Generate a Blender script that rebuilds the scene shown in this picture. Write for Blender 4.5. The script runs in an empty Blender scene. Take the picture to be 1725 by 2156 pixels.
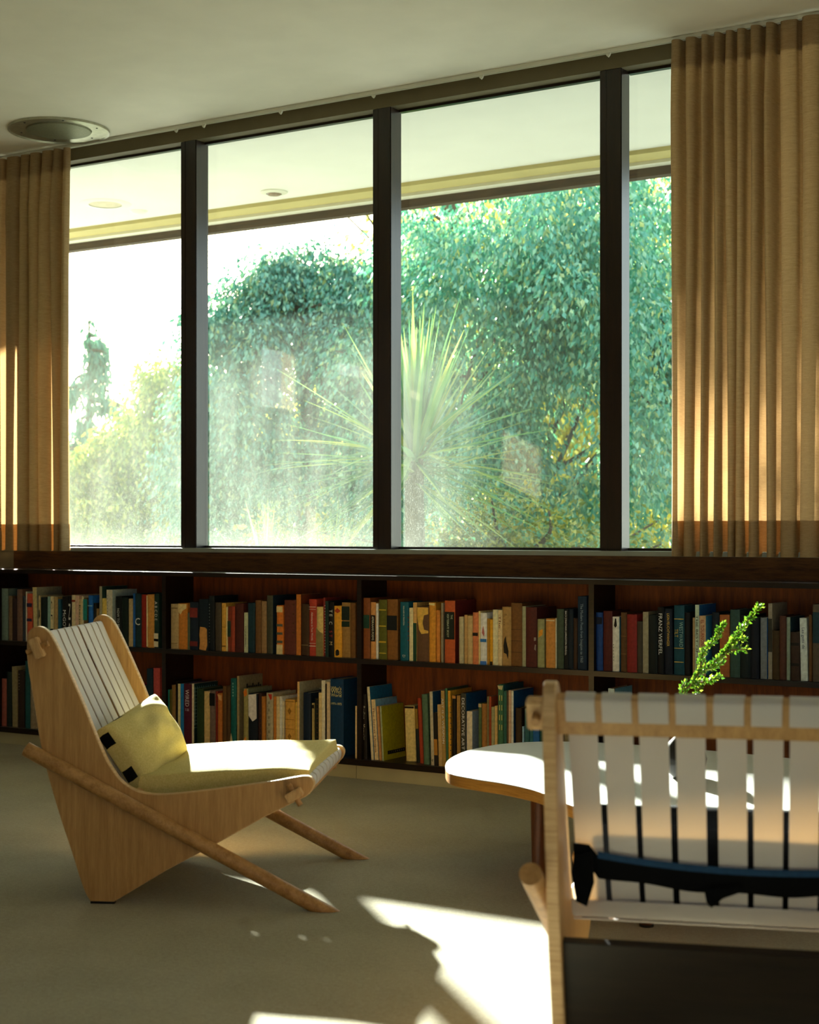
import bpy, bmesh, math, random
import numpy as np
from mathutils import Vector, Matrix
random.seed(7); np.random.seed(7)
S = bpy.context.scene
COL = S.collection
# ------------------------------------------------------------------ camera geometry of the photograph
FPX, HZ, HC, CX = 3300.0, 1120.0, 0.93, 862.5
TH = math.atan((4450 + CX) / FPX)
Fv = np.array([-math.cos(TH), math.sin(TH)]); Rv = np.array([math.sin(TH), math.cos(TH)])
def ray(x): return Fv + (x - CX) / FPX * Rv
def at_y(x, y, Y):
    r = ray(x); D = Y / r[1]
    return Vector((r[0] * D, Y, HC - (y - HZ) * D / FPX))
def at_z(x, y, z):
    D = FPX * (HC - z) / (y - HZ); p = ray(x) * D
    return Vector((p[0], p[1], z))
def at_d(x, y, D):
    p = ray(x) * D
    return Vector((p[0], p[1], HC - (y - HZ) * D / FPX))
cam = bpy.data.cameras.new('camera'); camo = bpy.data.objects.new('camera', cam); COL.objects.link(camo)
cam.sensor_fit = 'HORIZONTAL'; cam.sensor_width = 24.0; cam.lens = FPX / 1725 * 24
camo.location = (0, 0, HC); camo.rotation_euler = (math.pi / 2, 0, math.atan2(-Fv[0], Fv[1]))
cam.shift_y = (HZ - 1078) / 1725.0
cam.clip_start = 0.05; cam.clip_end = 500
cam.dof.use_dof = True; cam.dof.focus_distance = 5.2; cam.dof.aperture_fstop = 4.3
S.camera = camo
S.view_settings.view_transform = 'Standard'; S.view_settings.look = 'None'
S.view_settings.gamma = 1.0; S.view_settings.use_curve_mapping = False
S.view_settings.exposure = 0.36
S.cycles.sample_clamp_indirect = 6.0
S.cycles.max_bounces = 8; S.cycles.diffuse_bounces = 5; S.cycles.adaptive_threshold = .02; S.cycles.transparent_max_bounces = 24
S.cycles.caustics_reflective = False; S.cycles.caustics_refractive = False

# ------------------------------------------------------------------ materials
def lin(c):
    if isinstance(c, str):
        c = c.lstrip('#'); c = [int(c[i:i + 2], 16) / 255 for i in (0, 2, 4)]
    return tuple((v / 12.92 if v <= 0.04045 else ((v + 0.055) / 1.055) ** 2.4) for v in c) + (1.0,)
MATS = {}
def newmat(name):
    m = bpy.data.materials.new(name); m.use_nodes = True
    nt = m.node_tree; nt.nodes.clear()
    out = nt.nodes.new('ShaderNodeOutputMaterial')
    return m, nt, out
def N(nt, t, **k):
    n = nt.nodes.new(t)
    for a, b in k.items(): setattr(n, a, b)
    return n
def ramp(nt, fac, stops):
    r = N(nt, 'ShaderNodeValToRGB'); e = r.color_ramp.elements
    while len(e) < len(stops): e.new(0.5)
    for i, (p, c) in enumerate(stops):
        e[i].position = p; e[i].color = c if len(c) == 4 else tuple(c) + (1,)
    nt.links.new(fac, r.inputs[0]); return r.outputs[0]
def maprange(nt, v, a, b, c=0.0, d=1.0, smooth=False):
    m = N(nt, 'ShaderNodeMapRange'); m.clamp = True
    if smooth: m.interpolation_type = 'SMOOTHSTEP'
    nt.links.new(v, m.inputs[0])
    for i, q in enumerate((a, b, c, d)): m.inputs[1 + i].default_value = q
    return m.outputs[0]
def mth(nt, op, a, b=None):
    m = N(nt, 'ShaderNodeMath', operation=op)
    for i, q in enumerate((a, b)):
        if q is None: continue
        if isinstance(q, (int, float)): m.inputs[i].default_value = q
        else: nt.links.new(q, m.inputs[i])
    return m.outputs[0]
def coords(nt, scale=(1, 1, 1), rot=(0, 0, 0)):
    t = N(nt, 'ShaderNodeTexCoord'); mp = N(nt, 'ShaderNodeMapping')
    mp.inputs['Scale'].default_value = scale; mp.inputs['Rotation'].default_value = rot
    nt.links.new(t.outputs['Object'], mp.inputs[0]); return mp.outputs[0]
def noise(nt, vec, scale, detail=4, rough=.5):
    n = N(nt, 'ShaderNodeTexNoise'); n.inputs['Scale'].default_value = scale
    n.inputs['Detail'].default_value = detail; n.inputs['Roughness'].default_value = rough
    nt.links.new(vec, n.inputs['Vector']); return n.outputs['Fac']
def bump(nt, h, strength, dist=.01):
    b = N(nt, 'ShaderNodeBump'); b.inputs['Strength'].default_value = strength; b.inputs['Distance'].default_value = dist
    nt.links.new(h, b.inputs['Height']); return b.outputs[0]
def mixc(nt, fac, a, b):
    m = N(nt, 'ShaderNodeMix', data_type='RGBA')
    if isinstance(fac, (int, float)): m.inputs[0].default_value = fac
    else: nt.links.new(fac, m.inputs[0])
    for i, q in ((6, a), (7, b)):
        if isinstance(q, tuple): m.inputs[i].default_value = q
        else: nt.links.new(q, m.inputs[i])
    return m.outputs[2]
def pbr(nt, out, color, rough=.6, metal=0., normal=None, spec=.5, sheen=0.):
    p = N(nt, 'ShaderNodeBsdfPrincipled')
    if isinstance(color, tuple): p.inputs['Base Color'].default_value = color
    else: nt.links.new(color, p.inputs['Base Color'])
    if isinstance(rough, (int, float)): p.inputs['Roughness'].default_value = rough
    else: nt.links.new(rough, p.inputs['Roughness'])
    p.inputs['Metallic'].default_value = metal
    p.inputs['Specular IOR Level'].default_value = spec
    p.inputs['Sheen Weight'].default_value = sheen
    if normal is not None: nt.links.new(normal, p.inputs['Normal'])
    nt.links.new(p.outputs[0], out.inputs[0]); return p
def plain(name, col, rough=.6, var=.12, scale=30, metal=0., spec=.4, bmp=.05, sheen=0.):
    if name in MATS: return MATS[name]
    m, nt, out = newmat(name); c = lin(col); v = coords(nt)
    n = noise(nt, v, scale)
    lo = tuple(x * (1 - var) for x in c[:3]) + (1,); hi = tuple(min(1, x * (1 + var)) for x in c[:3]) + (1,)
    cc = ramp(nt, n, [(.3, lo), (.7, hi)])
    pbr(nt, out, cc, rough, metal, bump(nt, n, bmp, .002) if bmp else None, spec, sheen)
    MATS[name] = m; return m
def wood(name, dark, light, grain=(2.2, 30, 30), rough=.45, rot=(0, 0, 0), spec=.35):
    if name in MATS: return MATS[name]
    m, nt, out = newmat(name); v = coords(nt, grain, rot)
    n1 = noise(nt, v, 3.0, 6, .6); n2 = noise(nt, v, 14., 3, .7)
    f = mth(nt, 'ADD', mth(nt, 'MULTIPLY', n1, .65), mth(nt, 'MULTIPLY', n2, .35))
    cc = ramp(nt, f, [(.35, lin(dark)), (.62, lin(light))])
    pbr(nt, out, cc, rough, 0, bump(nt, f, .12, .002), spec); MATS[name] = m; return m
oak = wood('oak_wood', '#a67c4b', '#c99e66', grain=(22, 22, 1.6), rot=(0, math.radians(-12), 0))
oak_edge = wood('oak_ply_edge', '#b08a5a', '#d6b283', grain=(3, 3, 60))
oak_rod = wood('oak_rod_wood', '#8f6537', '#bb8e58', grain=(14, 14, 14))
orange_ply = wood('orange_ply_edge', '#96601f', '#c68a3c', grain=(4, 4, 90))
walnut = wood('dark_walnut', '#1f0f06', '#4a2812', grain=(2.5, 30, 30), rough=.4)
walnut_back = wood('brown_back_panel', '#5a2a0d', '#8a4514', grain=(16, 16, 1.5), rough=.6)
walnut_dark = wood('near_black_wood', '#0c0604', '#241409', grain=(2, 30, 30), rough=.32)
leg_wood = wood('reddish_leg_wood', '#43210c', '#6e3a16', grain=(30, 30, 3), rough=.4)
plaster = plain('ceiling_plaster', '#e6e3d4', .9, .03, 6, bmp=.02, spec=.1)
wallpl = plain('wall_plaster', '#8c7f68', .9, .03, 6, bmp=.02, spec=.1)
soffitm = plain('soffit_plaster', '#e2e4dc', .9, .03, 4, bmp=.02, spec=.1)
header_m = plain('header_paint', '#6b6248', .7, .05, 12, bmp=.02)
beige_trim = plain('beige_trim_paint', '#b9ad72', .7, .06, 8)
white_trim = plain('white_trim_paint', '#d6d6c6', .6, .04, 8)
grey_sill = plain('grey_sill_paint', '#8d938c', .35, .05, 14)
fascia_m = wood('fascia_wood', '#2b1f14', '#54412b', grain=(2, 30, 30), rough=.7)
kick_m = plain('plinth_paint', '#b5ae8c', .6, .10, 5)
steel = plain('brushed_steel', '#a9a893', .32, .15, 40, metal=.85)
grille = plain('dull_grille_metal', '#77775f', .5, .25, 220, metal=.6, bmp=.4)
black_cloth = plain('black_cloth', '#07080a', .9, .3, 120, spec=.1)
blue_strip_m = plain('blue_strip', '#123c60', .8, .15, 120)
rubber = plain('black_rubber', '#101010', .6)
ceramic = plain('dark_ceramic', '#15130f', .3, .2, 20)
def carpet():
    m, nt, out = newmat('carpet_beige'); v = coords(nt)
    a = noise(nt, v, 420, 2, .7); b = noise(nt, v, 2.2, 4, .6); c = noise(nt, v, 90, 3, .6)
    f = mth(nt, 'ADD', mth(nt, 'MULTIPLY', a, .55), mth(nt, 'ADD', mth(nt, 'MULTIPLY', b, .25), mth(nt, 'MULTIPLY', c, .2)))
    cc = ramp(nt, f, [(.36, lin('#878069')), (.64, lin('#b9b29c'))])
    pbr(nt, out, cc, .95, 0, bump(nt, a, .55, .004), .05, .1); return m
carpet_m = carpet()
def webbing():
    m, nt, out = newmat('white_webbing'); v = coords(nt, (400, 400, 400))
    w = N(nt, 'ShaderNodeTexWave'); w.inputs['Scale'].default_value = 1.5; nt.links.new(v, w.inputs[0])
    p = N(nt, 'ShaderNodeBsdfPrincipled'); p.inputs['Base Color'].default_value = lin('#dcd8d6'); p.inputs['Roughness'].default_value = .75
    nt.links.new(bump(nt, w.outputs['Fac'], .25, .001), p.inputs['Normal'])
    t = N(nt, 'ShaderNodeBsdfTranslucent'); t.inputs[0].default_value = lin('#e0c49c')
    mx = N(nt, 'ShaderNodeMixShader'); mx.inputs[0].default_value = .22
    nt.links.new(p.outputs[0], mx.inputs[1]); nt.links.new(t.outputs[0], mx.inputs[2]); nt.links.new(mx.outputs[0], out.inputs[0]); return m
web_m = webbing()
def cloth(name, c1, c2, trans, tfac, rough=.9, sc=(30, 30, 420)):
    m, nt, out = newmat(name); v = coords(nt, sc)
    n = noise(nt, v, 1.0, 3, .6); n2 = noise(nt, coords(nt, (300, 300, 300)), 1.0, 2, .6)
    f = mth(nt, 'ADD', mth(nt, 'MULTIPLY', n, .7), mth(nt, 'MULTIPLY', n2, .3))
    cc = ramp(nt, f, [(.33, lin(c1)), (.66, lin(c2))])
    d = N(nt, 'ShaderNodeBsdfPrincipled'); nt.links.new(cc, d.inputs['Base Color']); d.inputs['Roughness'].default_value = rough
    d.inputs['Specular IOR Level'].default_value = .1; nt.links.new(bump(nt, f, .3, .002), d.inputs['Normal'])
    t = N(nt, 'ShaderNodeBsdfTranslucent'); t.inputs[0].default_value = lin(trans)
    mx = N(nt, 'ShaderNodeMixShader'); mx.inputs[0].default_value = tfac
    nt.links.new(d.outputs[0], mx.inputs[1]); nt.links.new(t.outputs[0], mx.inputs[2]); nt.links.new(mx.outputs[0], out.inputs[0]); return m
curtain_m = cloth('tan_curtain_linen', '#8f7a58', '#b5a07c', '#c39866', .28)
cushion_m = cloth('olive_yellow_wool', '#c0ae66', '#d9c88a', '#d0b860', .06, sc=(260, 260, 260))
def leafmat(name, stops, trans_gain=1.05, tf=.36, rough=.4):
    m, nt, out = newmat(name)
    g = N(nt, 'ShaderNodeNewGeometry')
    cc = ramp(nt, g.outputs['Random Per Island'], [(p, lin(c)) for p, c in stops])
    d = N(nt, 'ShaderNodeBsdfPrincipled'); nt.links.new(cc, d.inputs['Base Color']); d.inputs['Roughness'].default_value = rough
    t = N(nt, 'ShaderNodeBsdfTranslucent')
    tc = N(nt, 'ShaderNodeMix', data_type='RGBA', blend_type='MULTIPLY'); tc.inputs[0].default_value = 1
    nt.links.new(cc, tc.inputs[6]); tc.inputs[7].default_value = (trans_gain, trans_gain, .62 * trans_gain, 1)
    tc.clamp_result = True
    nt.links.new(tc.outputs[2], t.inputs[0])
    mx = N(nt, 'ShaderNodeMixShader'); mx.inputs[0].default_value = tf
    nt.links.new(d.outputs[0], mx.inputs[1]); nt.links.new(t.outputs[0], mx.inputs[2]); nt.links.new(mx.outputs[0], out.inputs[0]); return m
leaf_teal = leafmat('teal_green_leaves', [(0, '#3c8a7c'), (.5, '#62a594'), (.86, '#93bda2'), (1, '#b4bc78')])
leaf_yel = leafmat('yellow_green_leaves', [(0, '#4f6e2c'), (.5, '#7d8c34'), (1, '#aba944')], .9, .2)
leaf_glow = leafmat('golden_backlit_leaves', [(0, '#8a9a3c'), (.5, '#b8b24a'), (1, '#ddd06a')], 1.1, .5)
leaf_teal2 = leafmat('soft_teal_leaves', [(0, '#2f6e62'), (.5, '#4c8a7a'), (.86, '#7aa48a'), (1, '#8f9a5c')], .85, .16)
leaf_dk = leafmat('blue_green_needles', [(0, '#3a6a62'), (1, '#6b9a88')], 1.0, .3)
leaf_sprig = leafmat('bright_sprig_leaves', [(0, '#2f5a18'), (.6, '#5c8a22'), (1, '#9fb046')], 1.0, .28, .22)
leaf_yucca = leafmat('yucca_leaves', [(0, '#3f7a66'), (.6, '#6f9c62'), (1, '#a3ad5c')], 1.2, .35)
bark = plain('tree_bark', '#4a3f30', .9, .4, 14, bmp=.6)
twig_m = plain('red_brown_twig', '#6d3f28', .7, .2, 60)
ground_m = plain('terrace_ground', '#b4b4a8', .95, .2, 2)
def glassmat():
    m, nt, out = newmat('dusty_glass_painted_reflection')
    tc = N(nt, 'ShaderNodeTexCoord'); sep = N(nt, 'ShaderNodeSeparateXYZ'); nt.links.new(tc.outputs['Object'], sep.inputs[0])
    X, Z = sep.outputs[0], sep.outputs[2]
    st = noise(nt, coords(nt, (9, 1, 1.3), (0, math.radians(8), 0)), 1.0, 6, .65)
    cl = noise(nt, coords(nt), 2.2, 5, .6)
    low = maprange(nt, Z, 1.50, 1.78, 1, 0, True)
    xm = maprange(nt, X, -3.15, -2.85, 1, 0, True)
    haze = mth(nt, 'MULTIPLY', mth(nt, 'MULTIPLY', low, xm), maprange(nt, mth(nt, 'ADD', mth(nt, 'MULTIPLY', st, .6), mth(nt, 'MULTIPLY', cl, .5)), .38, .72, .008, .080))  # haze paints a reflected bright wall into the glass, broken by dust streaks
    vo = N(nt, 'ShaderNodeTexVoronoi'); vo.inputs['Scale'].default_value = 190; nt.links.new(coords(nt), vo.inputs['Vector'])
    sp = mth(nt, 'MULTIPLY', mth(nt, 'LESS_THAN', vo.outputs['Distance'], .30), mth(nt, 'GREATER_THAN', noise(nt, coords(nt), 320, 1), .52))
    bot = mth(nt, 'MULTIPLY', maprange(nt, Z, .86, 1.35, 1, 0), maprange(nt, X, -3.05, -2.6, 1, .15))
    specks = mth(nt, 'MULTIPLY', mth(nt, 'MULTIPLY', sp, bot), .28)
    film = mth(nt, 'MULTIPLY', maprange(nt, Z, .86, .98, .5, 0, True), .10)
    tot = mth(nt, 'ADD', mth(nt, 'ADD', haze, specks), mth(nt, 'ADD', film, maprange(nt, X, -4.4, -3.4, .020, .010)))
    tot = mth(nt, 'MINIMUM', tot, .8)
    tr = N(nt, 'ShaderNodeBsdfTransparent'); tr.inputs[0].default_value = (.93, .98, .96, 1)
    gl = N(nt, 'ShaderNodeBsdfGlossy'); gl.inputs['Roughness'].default_value = 0.0
    fr = N(nt, 'ShaderNodeFresnel'); gg = N(nt, 'ShaderNodeNewGeometry')
    nt.links.new(maprange(nt, gg.outputs['Backfacing'], 0, 1, 1.45, 1 / 1.45), fr.inputs[0])
    a = N(nt, 'ShaderNodeMixShader'); nt.links.new(fr.outputs[0], a.inputs[0]); nt.links.new(tr.outputs[0], a.inputs[1]); nt.links.new(gl.outputs[0], a.inputs[2])
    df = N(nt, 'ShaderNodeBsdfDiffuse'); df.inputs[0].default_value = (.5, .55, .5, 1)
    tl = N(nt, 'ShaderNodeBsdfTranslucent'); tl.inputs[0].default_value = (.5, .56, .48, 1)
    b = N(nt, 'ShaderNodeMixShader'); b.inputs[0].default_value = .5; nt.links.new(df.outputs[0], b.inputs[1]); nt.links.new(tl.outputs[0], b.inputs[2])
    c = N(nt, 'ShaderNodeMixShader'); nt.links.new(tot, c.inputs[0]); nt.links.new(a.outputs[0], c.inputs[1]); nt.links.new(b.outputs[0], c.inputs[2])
    nt.links.new(c.outputs[0], out.inputs[0]); return m
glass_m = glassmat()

# ------------------------------------------------------------------ mesh helpers
class MB:
    def __init__(s): s.v = []; s.f = []; s.m = []
    def add(s, vs, fs, mi=0):
        o = len(s.v); s.v += [tuple(p) for p in vs]; s.f += [tuple(i + o for i in f) for f in fs]; s.m += [mi] * len(fs); return s
    def box(s, a, b, mi=0, M=None):
        x0, y0, z0 = a; x1, y1, z1 = b
        vs = [(x, y, z) for z in (z0, z1) for y in (y0, y1) for x in (x0, x1)]
        if M is not None: vs = [M @ Vector(p) for p in vs]
        return s.add(vs, [(0, 2, 3, 1), (4, 5, 7, 6), (0, 1, 5, 4), (2, 6, 7, 3), (0, 4, 6, 2), (1, 3, 7, 5)], mi)
    def obox(s, c, half, ax, mi=0, bev=0.):
        # oriented box; ax = three axes
        c = Vector(c); A = [Vector(a).normalized() for a in ax]
        M = Matrix((A[0], A[1], A[2])).transposed().to_4x4(); M.translation = c
        h = half
        if not bev: return s.box((-h[0], -h[1], -h[2]), h, mi, M)
        bm = bmesh.new(); bmesh.ops.create_cube(bm, size=1)
        for v in bm.verts: v.co = Vector((v.co.x * 2 * h[0], v.co.y * 2 * h[1], v.co.z * 2 * h[2]))
        bmesh.ops.bevel(bm, geom=bm.edges[:], offset=bev, segments=2, affect='EDGES')
        bm.verts.index_update(); s.add([M @ v.co for v in bm.verts], [[v.index for v in f.verts] for f in bm.faces], mi); bm.free(); return s
    def tube(s, pts, rad, n=12, mi=0, cap=True):
        pts = [Vector(p) for p in pts]; R = rad if isinstance(rad, (list, tuple)) else [rad] * len(pts)
        rings = []; up = None
        for i, p in enumerate(pts):
            d = (pts[min(i + 1, len(pts) - 1)] - pts[max(i - 1, 0)]).normalized()
            if up is None: up = Vector((0, 0, 1)) if abs(d.z) < .9 else Vector((1, 0, 0))
            a = d.cross(up).normalized(); b = a.cross(d).normalized(); up = b
            rings.append([p + (a * math.cos(t) + b * math.sin(t)) * R[i] for t in [2 * math.pi * k / n for k in range(n)]])
        vs = [q for r in rings for q in r]; fs = []
        for i in range(len(pts) - 1):
            for k in range(n):
                fs.append((i * n + k, i * n + (k + 1) % n, (i + 1) * n + (k + 1) % n, (i + 1) * n + k))
        if cap: fs.append(tuple(range(n))[::-1]); fs.append(tuple((len(pts) - 1) * n + k for k in range(n)))
        return s.add(vs, fs, mi)
    def lathe(s, c, prof, n=48, mi=0, closed=False):
        vs = []; fs = []; m = len(prof)
        for k in range(n):
            t = 2 * math.pi * k / n
            for r, z in prof: vs.append((c[0] + r * math.cos(t), c[1] + r * math.sin(t), c[2] + z))
        for k in range(n):
            for j in range(m - (0 if closed else 1)):
                a = k * m + j; b = k * m + (j + 1) % m; k2 = ((k + 1) % n) * m
                fs.append((a, k2 + j, k2 + (j + 1) % m, b))
        return s.add(vs, fs, mi)
    def prism(s, outline, conv, d0, d1, bev=0., mi=0, mi_side=None):
        # outline: 2D list; conv(p2, depth)->3D
        P = [Vector(p) for p in outline]; n = len(P)
        area = sum(P[i].x * P[(i + 1) % n].y - P[(i + 1) % n].x * P[i].y for i in range(n))
        if area < 0: P.reverse()
        if bev:
            Q = []
            for i in range(n):
                a = (P[i] - P[i - 1]).normalized(); b = (P[(i + 1) % n] - P[i]).normalized()
                nn = Vector((-(a.y + b.y), a.x + b.x)); nn = nn.normalized() if nn.length > 1e-6 else Vector((-a.y, a.x))
                Q.append(P[i] + nn * bev / max(.5, nn.dot(Vector((-a.y, a.x)))))
        else: Q = P
        sg = 1 if d1 > d0 else -1
        rings = [(Q, d0), (P, d0 + sg * bev), (P, d1 - sg * bev), (Q, d1)] if bev else [(P, d0), (P, d1)]
        vs = [conv(p, d) for r, d in rings for p in r]; o = len(s.v); s.v += [tuple(v) for v in vs]
        for j in range(len(rings) - 1):
            for i in range(n):
                s.f.append((o + j * n + i, o + j * n + (i + 1) % n, o + (j + 1) * n + (i + 1) % n, o + (j + 1) * n + i)); s.m.append(mi if mi_side is None else mi_side)
        s.f.append(tuple(o + i for i in range(n))[::-1]); s.m.append(mi)
        s.f.append(tuple(o + (len(rings) - 1) * n + i for i in range(n))); s.m.append(mi)
        return s
    def build(s, name, mats, parent=None, smooth=False, fix=True):
        me = bpy.data.meshes.new(name); me.from_pydata(s.v, [], s.f)
        if not isinstance(mats, (list, tuple)): mats = [mats]
        for m in mats: me.materials.append(m)
        if len(mats) > 1: me.polygons.foreach_set('material_index', s.m)
        if fix:
            bm = bmesh.new(); bm.from_mesh(me); bmesh.ops.recalc_face_normals(bm, faces=bm.faces[:]); bm.to_mesh(me); bm.free()
        if smooth:
            me.polygons.foreach_set('use_smooth', [True] * len(me.polygons))
            try: me.set_sharp_from_angle(angle=math.radians(38))
            except Exception: pass
        me.update()
        o = bpy.data.objects.new(name, me); COL.objects.link(o)
        if parent: o.parent = parent
        return o
def tag(o, label=None, cat=None, group=None, kind=None):
    if label: o['label'] = label
    if cat: o['category'] = cat
    if group: o['group'] = group
    if kind: o['kind'] = kind
    return o
def empty(name, loc, rz=0):
    o = bpy.data.objects.new(name, None); COL.objects.link(o); o.empty_display_size = .05
    o.location = loc; o.rotation_euler = (0, 0, rz); return o
def struct(o): o['kind'] = 'structure'; return o
def copy_tree(o, parent=None):
    c = o.copy(); COL.objects.link(c)
    if parent: c.parent = parent
    for ch in [x for x in bpy.data.objects if x.parent == o]: copy_tree(ch, c)
    return c
def sbox(name, a, b, mat): return struct(MB().box(a, b).build(name, mat))
def catmull(P, k=6, closed=False):
    P = [np.array(p, float) for p in P]; n = len(P); out = []
    rng = range(n) if closed else range(n - 1)
    for i in rng:
        p0 = P[(i - 1) % n] if closed or i > 0 else P[0]; p1 = P[i]; p2 = P[(i + 1) % n]
        p3 = P[(i + 2) % n] if closed or i + 2 < n else P[-1]
        for j in range(k):
            t = j / k
            out.append(.5 * ((2 * p1) + (-p0 + p2) * t + (2 * p0 - 5 * p1 + 4 * p2 - p3) * t * t + (-p0 + 3 * p1 - 3 * p2 + p3) * t ** 3))
    if not closed: out.append(P[-1])
    return out
TXT = {}
def text_mesh(body, size):
    """flat lettering as (verts, faces) in its own plane, origin at the middle"""
    if (body, size) in TXT: return TXT[(body, size)]
    cu = bpy.data.curves.new('t', 'FONT'); cu.body = body; cu.size = size; cu.align_x = 'CENTER'; cu.align_y = 'CENTER'; cu.resolution_u = 2
    o = bpy.data.objects.new('t', cu); COL.objects.link(o); dg = bpy.context.evaluated_depsgraph_get()
    me = bpy.data.meshes.new_from_object(o.evaluated_get(dg))
    r = ([tuple(v.co) for v in me.vertices], [tuple(p.vertices) for p in me.polygons])
    bpy.data.meshes.remove(me); bpy.data.objects.remove(o); bpy.data.curves.remove(cu); TXT[(body, size)] = r; return r

# ------------------------------------------------------------------ world and sun
SUND = Vector((-1.08, 1.0, .4845)).normalized()
w = bpy.data.worlds.new('sky'); S.world = w; w.use_nodes = True; nt = w.node_tree; nt.nodes.clear()
wo = nt.nodes.new('ShaderNodeOutputWorld'); bg = nt.nodes.new('ShaderNodeBackground')
sky = nt.nodes.new('ShaderNodeTexSky'); sky.sky_type = 'NISHITA'; sky.sun_disc = False
sky.sun_elevation = math.asin(SUND.z); sky.sun_rotation = math.atan2(SUND.x, SUND.y); sky.altitude = 200; sky.dust_density = 3.5; sky.air_density = 1.0
hs = nt.nodes.new('ShaderNodeMix'); hs.data_type = 'RGBA'; hs.inputs[0].default_value = .55
nt.links.new(sky.outputs[0], hs.inputs[6]); hs.inputs[7].default_value = (6.0, 6.3, 6.2, 1)
nt.links.new(hs.outputs[2], bg.inputs[0]); bg.inputs[1].default_value = SKY_STRENGTH = .60
nt.links.new(bg.outputs[0], wo.inputs[0])
sl = bpy.data.lights.new('sun', 'SUN'); sl.energy = 56.0; sl.angle = math.radians(1.1); sl.color = (1.0, .955, .88)
so = bpy.data.objects.new('sun', sl); COL.objects.link(so); so.rotation_euler = SUND.to_track_quat('Z', 'Y').to_euler(); so.location = (-8, 9, 6)

# ------------------------------------------------------------------ room shell
CZ = 2.64; YG = 5.21; YM = 5.14; XL, XR, YB = -8.5, 2.6, -2.6
sbox('floor', (XL, YB, -.1), (XR, 5.12, 0), carpet_m)
sbox('ceiling', (XL - .2, YB - .2, CZ), (XR + .2, 5.25, CZ + .2), plaster)
# window-side wall below the sill
sbox('wall_window', (XL, 5.108, -.1), (XR, 5.25, .845), wallpl)
# wall behind the viewer with an unseen opening added for fill light
bw = MB(); ops = [(.4, 2.2, 1.2, 2.3)]
xs = XL
for a, b, z0, z1 in ops:
    bw.box((xs, YB - .15, 0), (a, YB, CZ)); bw.box((a, YB - .15, 0), (b, YB, z0)); bw.box((a, YB - .15, z1), (b, YB, CZ)); xs = b
bw.box((xs, YB - .15, 0), (XR, YB, CZ)); struct(bw.build('wall_back', wallpl))
lw = MB(); ly = YB
for a, b, z0, z1 in [(-2.55, -1.97, 2.44, 2.58), (-1.60, -1.45, .75, 1.2), (-1.37, -1.31, .75, 1.2), (-1.26, -.76, 2.05, 2.60)]:
    lw.box((XL - .15, ly, 0), (XL, a, CZ)); lw.box((XL - .15, a, 0), (XL, b, z0)); lw.box((XL - .15, a, z1), (XL, b, CZ)); ly = b
lw.box((XL - .15, ly, 0), (XL, 5.25, CZ)); struct(lw.build('wall_left', wallpl))
sbox('wall_right', (XR, YB, 0), (XR + .15, 5.25, CZ), wallpl)
# header over the glass
sbox('trim_1', (XL, 5.14, 2.585), (XR, 5.24, CZ + .01), header_m)
# sill and its wood panel
sbox('trim_2', (XL, 5.10, .845), (XR, YG + .05, .862), grey_sill)
sbox('trim_3', (-5.29, 5.104, .766), (XR, 5.109, .8455), wood('panel_brown_wood', '#3a2010', '#6b4524', grain=(3, 30, 30), rough=.5))
# mullions and panes
mull_x = [-4.338 + .9745 * k for k in range(-3, 6)]
mull_m = wood('mullion_wood', '#0e0805', '#25160c', grain=(30, 30, 2), rough=.28, spec=.5)
for i, x in enumerate(mull_x):
    mb = MB(); mb.obox((x + .0425, 5.176, 1.724), (.0425, .036, .862), ((1, 0, 0), (0, 1, 0), (0, 0, 1)), bev=.003)
    mb.box((x + .012, 5.212, .862), (x + .073, 5.235, 2.585))
    mb.box((x + .02, 5.1385, .862), (x + .026, 5.141, 2.585))
    struct(mb.build('trim_%d' % (4 + i), mull_m))
xe = [XL] + mull_x + [XR]
for i in range(len(xe) - 1):
    x0 = xe[i] + (.085 if i else 0); x1 = xe[i + 1]
    if x1 - x0 < .1: continue
    wn = struct(empty('window_%d' % (i + 1), ((x0 + x1) / 2, YG, .862)))
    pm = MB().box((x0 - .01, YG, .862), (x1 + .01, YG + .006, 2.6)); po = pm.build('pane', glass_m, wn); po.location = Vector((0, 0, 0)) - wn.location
    gm = MB()
    gm.box((x0, YG - .012, .862), (x1, YG + .012, .872)); gm.box((x0, YG - .012, 2.575), (x1, YG + .012, 2.586))
    go = gm.build('glazing_bead', mull_m, wn); go.location = Vector((0, 0, 0)) - wn.location
# roof overhang outside
sbox('trim_20', (XL - 1, 5.25, CZ), (XR + 1, 6.50, CZ + .2), soffitm)
sbox('trim_21', (XL - 1, 6.50, CZ - .02), (XR + 1, 6.635, CZ + .2), beige_trim)
sbox('trim_22', (XL - 1, 6.635, CZ - .035), (XR + 1, 6.70, CZ + .2), white_trim)
sbox('trim_23', (XL - 1, 6.70, CZ - .075), (XR + 1, 6.76, CZ + .25), fascia_m)
sbox('ground', (-160, 5.26, -.75), (120, 260, -.65), ground_m)
sbox('terrace', (XL - 2, 5.26, -.65), (XR + 2, 7.6, -.1), plain('terrace_paving', '#c6c6be', .9, .1, 3))
sbox('ground_back', (-60, -80, -.75), (60, YB - .2, -.65), ground_m)

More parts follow.
